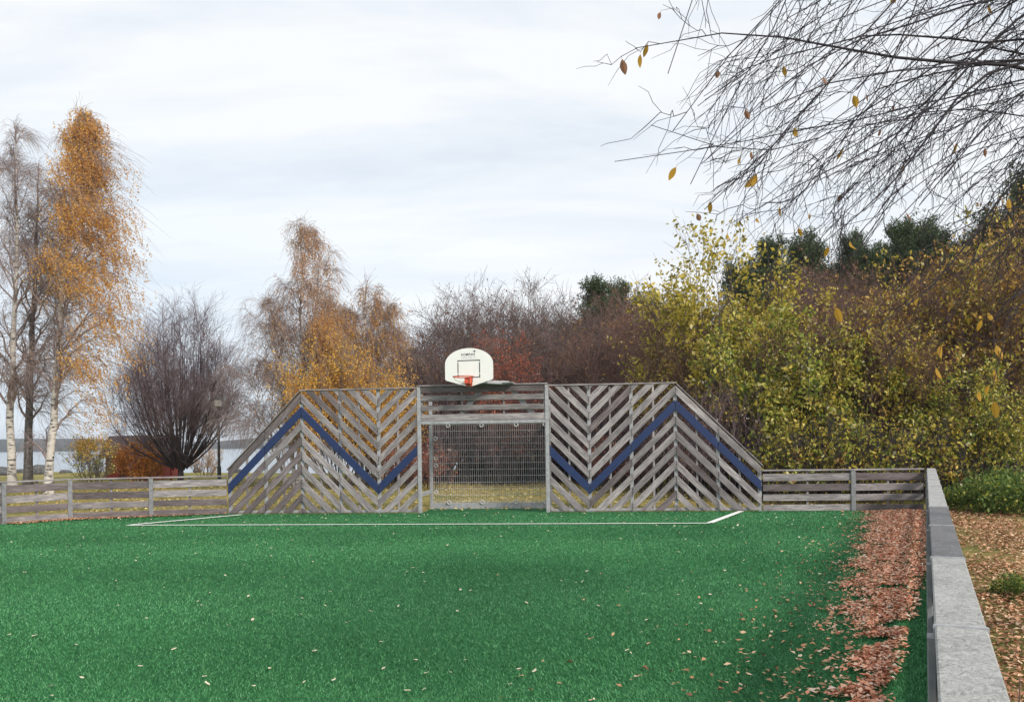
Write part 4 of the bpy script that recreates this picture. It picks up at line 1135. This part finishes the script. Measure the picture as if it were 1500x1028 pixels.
# pale slender poplars on the skyline
pop = shrub_meshes(75, 6.5, 0.75, 7, 8, 5, 3, TWIG_PALE, TWIG_PALE, [], r0=0.035, fan=0.1, up=0.9)
pt = plant("poplar_tree", "slender pale leafless poplar on the skyline, left of the pair", "tree", px_tree(908, 50), pop, "pale poplars on the skyline", 0, 1.05)
dup(pt, "slender pale leafless poplar on the skyline, right of the pair", px_tree(934, 50), 2.1, 1.10, "pale poplars on the skyline")

# ---- pines
def pine_meshes(seed, h, w, lo=0.3):
    rng = np.random.default_rng(seed)
    T, TR = stem(rng, [(0, 0, -0.3), (0.05, 0, h * .5), (0.1, 0.05, h)], h * 0.018, 0.02, 12, 0.03)
    L1, R1 = kids(rng, T, TR, 110, (lo, 0.99), w, (0.7, 1.35), 5, (0, 0, 0.18), (0, 0, 0.15), 0.05, 0.4, 0.012, 0.05, lambda t: np.clip(1.25 * (1.05 - t) / (1.05 - lo), 0.22, 1.0) ** 0.75)
    L2, R2 = kids(rng, L1, R1, 9, (0.3, 1.0), w * 0.3, (0.4, 1.0), 3, (0, 0, 0.1), (0, 0, 0.3), 0.05, 0.5, 0.006, 0.015)
    c = points_on(rng, L2, R2, 6500, (0.1, 1.0), 0.10)
    pos = np.repeat(c, 6, 0) + rng.normal(0, 0.11, (len(c) * 6, 3))
    V, Fa = leaf_arrays(rng, pos, rng.uniform(0.10, 0.26, len(pos)), axis=(0, 0, 0.5), width=0.24, fold=0.05)
    return [("trunk", tubes_mesh("trunk", [(T, TR, 8)], BARK_PINE), False), ("branches", tubes_mesh("branches", [(L1, R1, 4), (L2, R2, 3)], BARK_PINE), True),
            ("needles", np_mesh("needles", V, [Fa], L_PINE), True)]
pmA = pine_meshes(81, 9.0, 2.3, 0.15); pmB = pine_meshes(82, 8.0, 2.6, 0.12)
G_P = "pines on the wooded rise"
pA = plant("pine_tree", "dark green pine on the skyline left of the pale poplars", "pine", px_tree(872, 47), pmA, G_P, 0, 0.98)
pB = plant("pine_tree", "dark pine at the right edge of the photo, highest of the skyline trees", "pine", px_tree(1462, 46), pmB, G_P, 0, 1.22)
for src, lab, px, Y, rz, sc in (
    (pA, "small dark pine low on the left, beside the golden birches", 598, 46, 1.0, 0.66),
    (pA, "pine half hidden behind the pale poplars", 912, 54, 2.2, 0.96),
    (pB, "smaller dark pine on the skyline left of the tallest middle pine", 835, 50, 1.2, 0.86),
    (pB, "dark pine on the skyline right of the pale poplars", 950, 53, 2.8, 0.92),
    (pB, "dark pine low behind the olive-yellow tree's left shoulder", 1090, 52, 3.9, 1.0),
    (pA, "dark pine low behind the purple bare trees' right side", 1255, 55, 2.4, 0.98),
    (pB, "dark pine on the skyline left of the yellow-green tree's top", 985, 52, 0.9, 0.80),
    (pA, "dark pine rising behind the yellow-green tree's right shoulder", 1136, 50, 3.0, 1.02),
    (pB, "round-topped dark pine on the skyline under the hanging branches", 1282, 50, 4.0, 1.02),
    (pA, "dark pine between the round-topped pine and the highest pine", 1375, 48, 5.0, 0.98),
    (pB, "dark pine shoulder to shoulder with the highest pine on its left", 1418, 45, 2.0, 1.03),
    (pA, "dark pine cut by the right edge of the photo", 1515, 43, 1.4, 1.28),
    (pB, "dark pine filling the skyline between the hanging branches and the right edge", 1345, 52, 0.4, 1.15),
    (pB, "dark pine on the ridge above the left purple bare tree", 1188, 54, 1.9, 1.12),
    (pA, "dark pine on the ridge right of the round-topped pine", 1322, 51, 4.6, 1.02),
    (pB, "dark pine low behind the purple bare trees", 1215, 56, 5.5, 0.85),
):
    dup(src, lab, px_tree(px, Y), rz, sc, G_P)
# purple bare trees on the rise
G_U = "purple bare trees on the rise"
for lab, px, Y, rz, sc in (("purple-brown bare tree on the rise, left of the pair under the hanging branches", 1180, 38, 0.8, 1.06), ("purple-brown bare tree on the rise, right of the pair under the hanging branches", 1243, 38.5, 3.1, 1.10), ("purple-brown bare tree on the rise below the dark pines", 1340, 40, 4.4, 0.98)):
    dup(tC, lab, px_tree(px, Y), rz, sc * 1.32, G_U)

# ---- yellow-green leafy trees and bushes on the right
ygA = shrub_meshes(91, 7.0, 2.0, 13, 9, 7, 0, BARK_BROWN, TWIG_DARK, [(L_OLIVE, 10500, clumpy(11, -.5, 1.1, 0.6), (0.10, 0.19)), (L_LIME, 4500, blob((0, 2.2, 3, 2.6, .9)), (0.09, 0.16))], r0=0.05, fan=0.2)  # dark twig colour in these yellow-green crowns stands in for their inner self-shadow
ygB = shrub_meshes(92, 5.4, 1.9, 14, 9, 7, 0, BARK_DARK, TWIG_DARK, [(L_LIME, 4600, clumpy(12, -.6, 1.1, 0.55), (0.10, 0.20)), (L_OLIVE, 4200, clumpy(13, -.6, 1.1, 0.55), (0.10, 0.18))], r0=0.04, fan=0.3)
ygL = shrub_meshes(94, 1.9, 1.05, 14, 8, 6, 0, BARK_DARK, TWIG_DARK, [(L_LIME, 420, clumpy(16, .0, 1.0, 0.35), (0.08, 0.15)), (L_OLIVE, 620, clumpy(17, .0, 1.0, 0.35), (0.08, 0.15)), (L_AMBER, 160, even(.5), (0.08, 0.14))], r0=0.018, fan=0.25, up=0.2, spread=0.5)
amC = shrub_meshes(93, 5.6, 2.0, 22, 9, 7, 3, BARK_BROWN, TWIG_RED, [(L_AMBER, 3600, clumpy(14, -.4, 1.0, 0.55), (0.08, 0.15)), (L_OLIVE, 4200, clumpy(15, -.3, 1.0, 0.55), (0.08, 0.15))], r0=0.04, fan=0.2, up=0.5)
G_Y = "autumn trees and bushes behind the right fence"
yA = plant("leafy_tree", "tall olive-yellow tree in leaf above the right end of the timber wall", "tree", px_tree(1060, 28), ygA, G_Y, 0.3, 1.13)
yB = plant("leafy_bush", "yellow-green bush in leaf directly above the right end of the timber wall", "bush", px_tree(1125, 24.5), ygB, G_Y, 0.0, 0.93)
yL = plant("leafy_bush", "low yellow-green bush pressing against the low rear fence, left of its post", "bush", px_tree(1165, 21.7), ygL, G_Y, 1.2, 1.0)
aC = plant("leafy_bush", "amber and brown bush of many upright stems above the right corner of the court", "bush", px_tree(1330, 25), amC, G_Y, 0.5, 1.03)
for src, lab, px, Y, rz, sc in (
    (yA, "olive-yellow tree in leaf, shorter, left shoulder of the tallest olive-yellow tree", 1018, 31, 2.4, 1.02),
    (yA, "olive-yellow bush crown behind the middle of the low right rear fence", 1180, 26, 4.1, 0.78),
    (yB, "yellow-green bush in leaf behind the left half of the low rear fence", 1185, 23.5, 2.0, 0.72),
    (yB, "yellow-green bush in leaf behind the post of the low rear fence", 1255, 24, 3.7, 0.80),
    (aC, "brown-stemmed bush with few amber leaves behind the low rear fence's right panel", 1292, 24.0, 1.9, 0.84),
    (yL, "low yellow-green bush pressing against the low rear fence's post", 1236, 21.5, 2.9, 1.1),
    (yL, "low yellow-green bush pressing against the low rear fence, right of its post", 1300, 21.3, 4.6, 0.95),
    (yL, "low yellow-green bush just outside the court's far right corner", 1372, 21.6, 0.2, 1.0),
    (yB, "yellow-green bush in leaf behind the court's far right corner", 1352, 23.2, 5.2, 0.52),
    (aC, "tall amber bush between the court's corner and the photo's right edge", 1405, 26.5, 3.3, 1.12),
    (aC, "amber bush at the right edge of the photo, in front of the pines", 1480, 25, 5.0, 1.26),
    (yA, "olive-yellow tree at the right edge of the photo below the pines", 1500, 30, 1.0, 1.05),
    (yB, "yellow-green bush beyond the right fence, low at the right edge of the photo", 1440, 22.5, 0.7, 0.62),
    (tB, "dark leafless thicket tree behind the yellow-green bushes", 1150, 32, 3.3, 0.80),
    (tB, "dark leafless thicket tree behind the amber bushes", 1300, 33, 1.1, 0.85),
    (tC, "red-brown shrub rising between the yellow-green bushes above the low rear fence", 1215, 25.2, 0.9, 0.98),
    (tC, "red-brown shrub between the yellow-green bushes and the amber stems", 1300, 26.0, 5.4, 1.0),
    (tC, "red-brown leafless thicket shrub at the foot of the amber bushes", 1395, 23.8, 2.7, 0.66),
    (tC, "red-brown leafless thicket shrub deep behind the right fence's end", 1450, 28, 4.3, 0.95),
):
    dup(src, lab, px_tree(px, Y), rz, sc, G_Y)
dup(yA, "small olive-green tree below the skyline pine, between the bare trees", px_tree(868, 43), 0.9, 0.92, G_D)
dup(aC, "low amber shrub behind the peak of the right timber wall", px_tree(1020, 27.2), 2.2, 0.72, G_D)
# ---- low thicket of upright stems behind the goal, and red-leaved low shrubs with whitish berries
thk = shrub_meshes(95, 2.7, 1.5, 40, 6, 5, 0, BARK_DARK, TWIG_VIOLET, [(L_BROWN, 1200, even(.6), (0.05, 0.09)), (L_PALE, 60, even(.5), (0.04, 0.07))], r0=0.022, fan=0.1, up=0.6, spread=0.8)
G_T = "low dark thicket behind the timber wall"
t0 = plant("thicket_shrub", "low dark shrub of upright stems seen through the left half of the goal mesh", "shrub", px_tree(668, 35.5), thk, G_T, 0, 1.35)
for i, (lab, px, Y) in enumerate((("low dark shrub of upright stems seen through the right half of the goal mesh", 738, 35), ("low dark shrub of upright stems behind the goal's right post", 805, 34.5), ("low dark shrub of upright stems behind the left end of the right timber wall", 866, 34), ("low dark shrub of upright stems behind the middle of the right timber wall", 925, 31), ("low dark shrub of upright stems behind the peak of the right timber wall", 990, 26.5), ("low dark shrub of upright stems behind the sloping end of the right timber wall", 1055, 24.0), ("low dark shrub of upright stems at the goal's left post", 608, 36))):
    dup(t0, lab, px_tree(px, Y), i * 1.1, ((1.3, 1.45, 1.35, 1.25) if Y > 30 else (0.95, 1.1, 1.0, 0.9))[i % 4], G_T)
redl = shrub_meshes(96, 1.6, 1.0, 16, 7, 5, 0, BARK_DARK, TWIG_RED, [(L_RED, 1300, even(.6), (0.05, 0.09)), (L_PALE, 160, even(.6), (0.05, 0.08))], r0=0.018, spread=0.6)
r0_ = plant("red_shrub", "low red-leaved shrub with whitish berries beside the goal's left side opening", "shrub", px_tree(624, 31), redl, "low red-leaved shrubs", 0, 1.0)
dup(r0_, "low red-leaved shrub with whitish berries behind the middle of the right timber wall", px_tree(905, 29), 1.3, 1.05, "low red-leaved shrubs")
dup(r0_, "low red-leaved shrub with whitish berries behind the left timber wall, next to the goal", px_tree(588, 32), 2.6, 1.0, "low red-leaved shrubs")
# ---- green weeds right of the court
weed = shrub_meshes(97, 0.80, 1.0, 40, 5, 4, 0, L_GREEN, L_GREEN, [(L_GREEN, 1500, clumpy(31, .05, 1, .3), (0.07, 0.14)), (L_LIME, 500, clumpy(32, .05, 1, .3), (0.06, 0.12))], r0=0.008, fan=0.3, spread=0.7, rmin=0.003)
G_W = "green weeds outside the right fence"
w0 = plant("weed_clump", "fresh green weed clump outside the fence, nearest the court's far right corner", "weeds", px_tree(1418, 18.9), weed, G_W, 0, 0.62)
for lab, px, Y, sc in (("fresh green weed clump between two others outside the fence's far end", 1456, 18.6, 0.80), ("fresh green weed clump at the right edge of the photo outside the fence", 1497, 18.0, 0.92), ("fresh green weed clump farther back outside the fence, under the bushes", 1470, 20.8, 0.95), ("small green weed tuft among the leaf litter nearer the viewer", 1492, 8.8, 0.26)):
    dup(w0, lab, px_tree(px, Y), px * 0.1, sc, G_W)

# ================================================================== NEAR OVERHANGING TREE
rng = np.random.default_rng(77)
ot = thing("overhanging_tree", "nearly bare tree whose dark drooping branches fill the upper right sky", "tree", (5.3, 6.2, 0))
OB = np.array([5.3, 6.2, 0.0])
def loc(px, py, Y): return np.array(at(px, py, Y)) - OB
crown = np.array([-0.35, -0.25, 4.3])
T, TR = stem(rng, [(0, 0, -0.2), (-0.05, -0.05, 2.0), (-0.25, -0.2, 3.9), (-0.5, -0.4, 5.6)], 0.17, 0.06, 14, 0.02)
def spline(pts, N):
    pts = np.asarray(pts, float)
    seg = np.concatenate([[0], np.cumsum(np.linalg.norm(np.diff(pts, axis=0), axis=1))]); s = np.linspace(0, seg[-1], 4 * N)
    q = np.stack([np.interp(s, seg, pts[:, k]) for k in range(3)], -1)
    ker = np.ones(5) / 5
    for _ in range(2):
        p = np.pad(q, ((2, 2), (0, 0)), mode='edge'); e0, e1 = q[0].copy(), q[-1].copy()
        q = np.stack([np.convolve(p[:, k], ker, 'valid') for k in range(3)], -1); q[0], q[-1] = e0, e1
    return q[np.linspace(0, len(q) - 1, N).astype(int)]
limbs, limr = [], []
def limb(pts, r0, r1=0.0016, N=16, wob=0.012):
    q = spline(pts, N); w = np.cumsum(rng.normal(0, wob, (N, 3)), 0); w[0] = 0
    limbs.append(q + w * np.linspace(0, 1, N)[:, None]); limr.append(r0 + (r1 - r0) * np.linspace(0, 1, N) ** 0.6)
# the long near-horizontal bough, then the thick ones dropping to the lower left
limb([crown, loc(1610, 150, 5.0), loc(1500, 97, 4.6), loc(1400, 96, 4.4), loc(1300, 92, 4.25), loc(1180, 78, 4.1), loc(1095, 52, 4.0), loc(1050, 62, 3.95), loc(985, 72, 3.9), (loc(926, 86, 3.9))], 0.030)
limb([crown, loc(1620, 60, 5.0), loc(1500, 92, 4.6), loc(1440, 112, 4.4), loc(1395, 160, 4.3), loc(1350, 240, 4.2), loc(1290, 300, 4.1), loc(1190, 380, 4.0)], 0.028)
limb([crown, loc(1600, -40, 4.8), loc(1500, 20, 4.5), loc(1440, 70, 4.4), loc(1380, 150, 4.3), loc(1290, 230, 4.2), loc(1200, 260, 4.1), loc(1080, 330, 4.0)], 0.024)
limb([crown, loc(1640, 180, 4.6), loc(1540, 200, 4.3), loc(1450, 300, 4.1), loc(1390, 410, 4.0), loc(1300, 480, 3.9), loc(1190, 515, 3.8)], 0.018)
limb([crown, loc(1650, 300, 4.4), loc(1540, 380, 4.0), loc(1475, 470, 3.8), (loc(1455, 560, 3.7))], 0.013)
limb([crown, loc(1590, 100, 5.2), loc(1420, 60, 5.0), loc(1290, 150, 4.8), loc(1175, 215, 4.7), loc(1030, 210, 4.6), loc(962, 177, 4.5)], 0.014)
limb([crown, loc(1590, 100, 5.0), loc(1400, 150, 4.8), loc(1230, 190, 4.6), loc(1105, 205, 4.5), (loc(1040, 222, 4.45)), loc(932, 241, 4.4)], 0.011)
r2 = random.Random(8)
ends = [(990, 105), (1015, 165), (1040, 120), (1035, 215), (1010, 275), (1030, 330), (1075, 300)]
ends += [(1420, 470), (1370, 440), (1480, 520), (1455, 400), (1500, 450), (1330, 405), (1540, 560)]
while len(ends) < 68:
    ex = r2.uniform(1030, 1580); ey = r2.uniform(90, 350) if ex < 1250 else r2.uniform(140, 420)
    ends.append((ex, ey))
for i, (ex, ey) in enumerate(ends):
    Y = r2.uniform(3.7, 6.0) if i > 6 else r2.uniform(3.8, 4.4)
    L = r2.uniform(330, 720); aa = RAD(r2.uniform(34, 66)); c = r2.uniform(-0.06, 0.20)
    x, y_, rev = ex, ey, []
    for k in range(7):
        rev.append(loc(x, y_, Y - 0.08 * (6 - k)))
        x += math.cos(aa) * L / 6; y_ -= math.sin(aa) * L / 6; aa += -c + r2.uniform(-.22, .22)
    limb([crown if i % 2 else T[0, r2.randint(9, 13)]] + rev[::-1], 0.0055 + 0.012 * r2.random() ** 2.2, 0.0019, wob=0.014)
LP, LR = np.array(limbs), np.array(limr)
dl = (-0.35, 0, -0.75)
B1, BR1 = kids(rng, LP, LR, 11, (0.3, 1.0), 0.50, (0.25, 0.95), 7, (-0.08, 0, -0.22), (-0.05, 0, -0.2), 0.06, 0.6, 0.0017, 0.0046, lambda t: 1.25 - 0.7 * t, taper=0.7)
B2, BR2 = kids(rng, B1, BR1, 4, (0.15, 1.0), 0.20, (0.3, 1.0), 4, (-0.03, 0, -0.12), (0, 0, -0.15), 0.08, 0.7, 0.0013, 0.0024, taper=0.6)
new_obj("trunk", tubes_mesh("trunk", [(T, TR, 12)], BARK_DARK), None, ot)
for q, rq in zip(LP, LR):
    new_obj("branch", tubes_mesh("branch", [(q[None], rq[None], 6)], TWIG_NEAR), None, ot)
tw = new_obj("twigs", tubes_mesh("twigs", [(B1, BR1, 4), (B2, BR2, 3)], TWIG_NEAR), None, ot); tw["kind"] = "stuff"
# its last hanging leaves, each a leaf of its own
def hang_leaf(name, mat, seed):
    r = random.Random(seed); K = 8; W = r.uniform(0.36, 0.48); cup = r.uniform(0.15, 0.4); curl = r.uniform(-0.3, 0.3)
    V, Fc = [(0, 0, 0), (0.006, 0.006, 0), (-0.006, 0.006, -0.0)], []
    V = []
    for i in range(K):
        t = i / (K - 1); w = W / 2 * (math.sin(math.pi * (0.02 + 0.96 * t)) ** 0.8) * (1.08 - 0.25 * t)
        y = curl * t * t
        V += [(-w, y + cup * w, -0.18 - t * 0.82), (0, y, -0.18 - t * 0.82), (w, y + cup * w, -0.18 - t * 0.82)]
    for i in range(K - 1):
        j = 3 * i; Fc += [(j, j + 1, j + 4, j + 3), (j + 1, j + 2, j + 5, j + 4)]
    m = len(V); V += [(-0.012, 0, 0), (0.012, 0, 0), (0.01, 0, -0.19), (-0.01, 0, -0.19), (0, 0.012, 0), (0, 0.012, -0.19)]
    Fc += [(m, m + 1, m + 2, m + 3), (m + 1, m + 4, m + 5, m + 2), (m + 4, m, m + 3, m + 5)]
    return py_mesh(name, V, Fc, mat)
HL = [hang_leaf("leaf", L_HANG, s) for s in (1, 2, 3, 4)]; HB = [hang_leaf("leaf", L_HANGB, s) for s in (5, 6)]
spots = [(957, 38, .75, 0), (966, 29, .5, 1), (914, 86, .9, 1), (935, 86, .75, 0), (1149, 95, .8, 0), (1050, 98, .6, 1), (1091, 160, .65, 1), (1165, 186, .9, 0), (1236, 215, .75, 0), (1249, 145, .7, 0), (1268, 138, .6, 1), (987, 260, .85, 0), (1038, 288, 1.05, 0), (1112, 250, 1.05, 0), (1101, 222, .6, 1), (1088, 230, .7, 0), (1402, 205, .95, 0), (1307, -4, .7, 0), (1447, 0, 1.0, 0), (1330, 312, .6, 1), (1140, 303, .7, 0), (1111, 325, .6, 0), (1167, 328, .6, 0), (1215, 438, 1.1, 0), (1186, 308, .5, 0), (1205, 110, .5, 1), (1310, 152, .5, 1), (1448, 455, .8, 0), (1437, 465, .7, 0), (1382, 500, 1.0, 0), (1368, 530, 1.0, 0), (1466, 505, .9, 0), (1455, 540, 1.0, 0), (1434, 575, .8, 0), (1447, 562, .8, 0), (1458, 622, 1.0, 0), (1212, 362, .7, 0), (1245, 352, .7, 0), (1072, 345, .6, 0), (1010, 352, .6, 1), (1480, 290, .7, 0), (1354, 430, .6, 0), (1290, 190, .5, 1), (1375, 60, .4, 1), (1442, 215, .5, 1), (1230, 280, .5, 1), (1325, 240, .5, 0)]
allp = np.concatenate([LP.reshape(-1, 3), B1.reshape(-1, 3), B2.reshape(-1, 3)])
camv = np.array([0, 0, CAMH]) - OB
rel = allp - camv
apx = F * rel[:, 0] / rel[:, 1]; apz = F * rel[:, 2] / rel[:, 1]
for i, (px, py, s, br) in enumerate(spots):
    d_ = ray(px, py); tx, tz = F * d_[0], F * d_[2]
    j = int(np.argmin((apx - tx) ** 2 + (apz - tz) ** 2 + (rel[:, 1] < 3) * 1e6))
    # hang the leaf from the twig point nearest to where the photograph shows one
    p = allp[j]
    o = new_obj("leaf", (HB if br else HL)[i % (2 if br else 4)], None, ot)
    o.location = p; sc = s * 0.088; o.scale = (sc, sc, sc)
    o.rotation_euler = (r2.uniform(-.5, .5), r2.uniform(-.5, .5), r2.uniform(-0.75, 0.75))

rng = np.random.default_rng(99)
sx_, sy_ = 1.66, 2.95
st = thing("dry_plant", "dry stalks with withered orange-brown leaves just outside the right fence, nearest the viewer", "plant", (sx_, sy_, 0))
for k, (dx, dy, h) in enumerate(((0, 0, 0.80), (0.10, 0.05, 0.66), (-0.05, 0.12, 0.70), (0.2, -0.02, 0.86), (0.07, 0.25, 0.58), (0.28, 0.2, 0.75))):
    a = np.array([dx, dy, -0.02]); b = np.array([dx + rng.normal(0, .05), dy + rng.normal(0, .05), h])
    q = spline([a, (a + b) / 2 + rng.normal(0, .02, 3), b], 8)
    new_obj("stalk", tubes_mesh("stalk", [(q[None], np.linspace(0.0045, 0.002, 8)[None], 5)], TWIG_BROWN), None, st)
    for z in (0.55, 0.8, 0.98):
        p = q[int(z * 7)]
        o = new_obj("leaf", HB[k % 2] if (k + int(z * 10)) % 3 else HL[k % 4], None, st)
        o.location = p; sc = rng.uniform(0.06, 0.10); o.scale = (sc, sc, sc); o.rotation_euler = (rng.uniform(-1.2, 0.6), rng.uniform(-.6, .6), rng.uniform(0, 6.28))
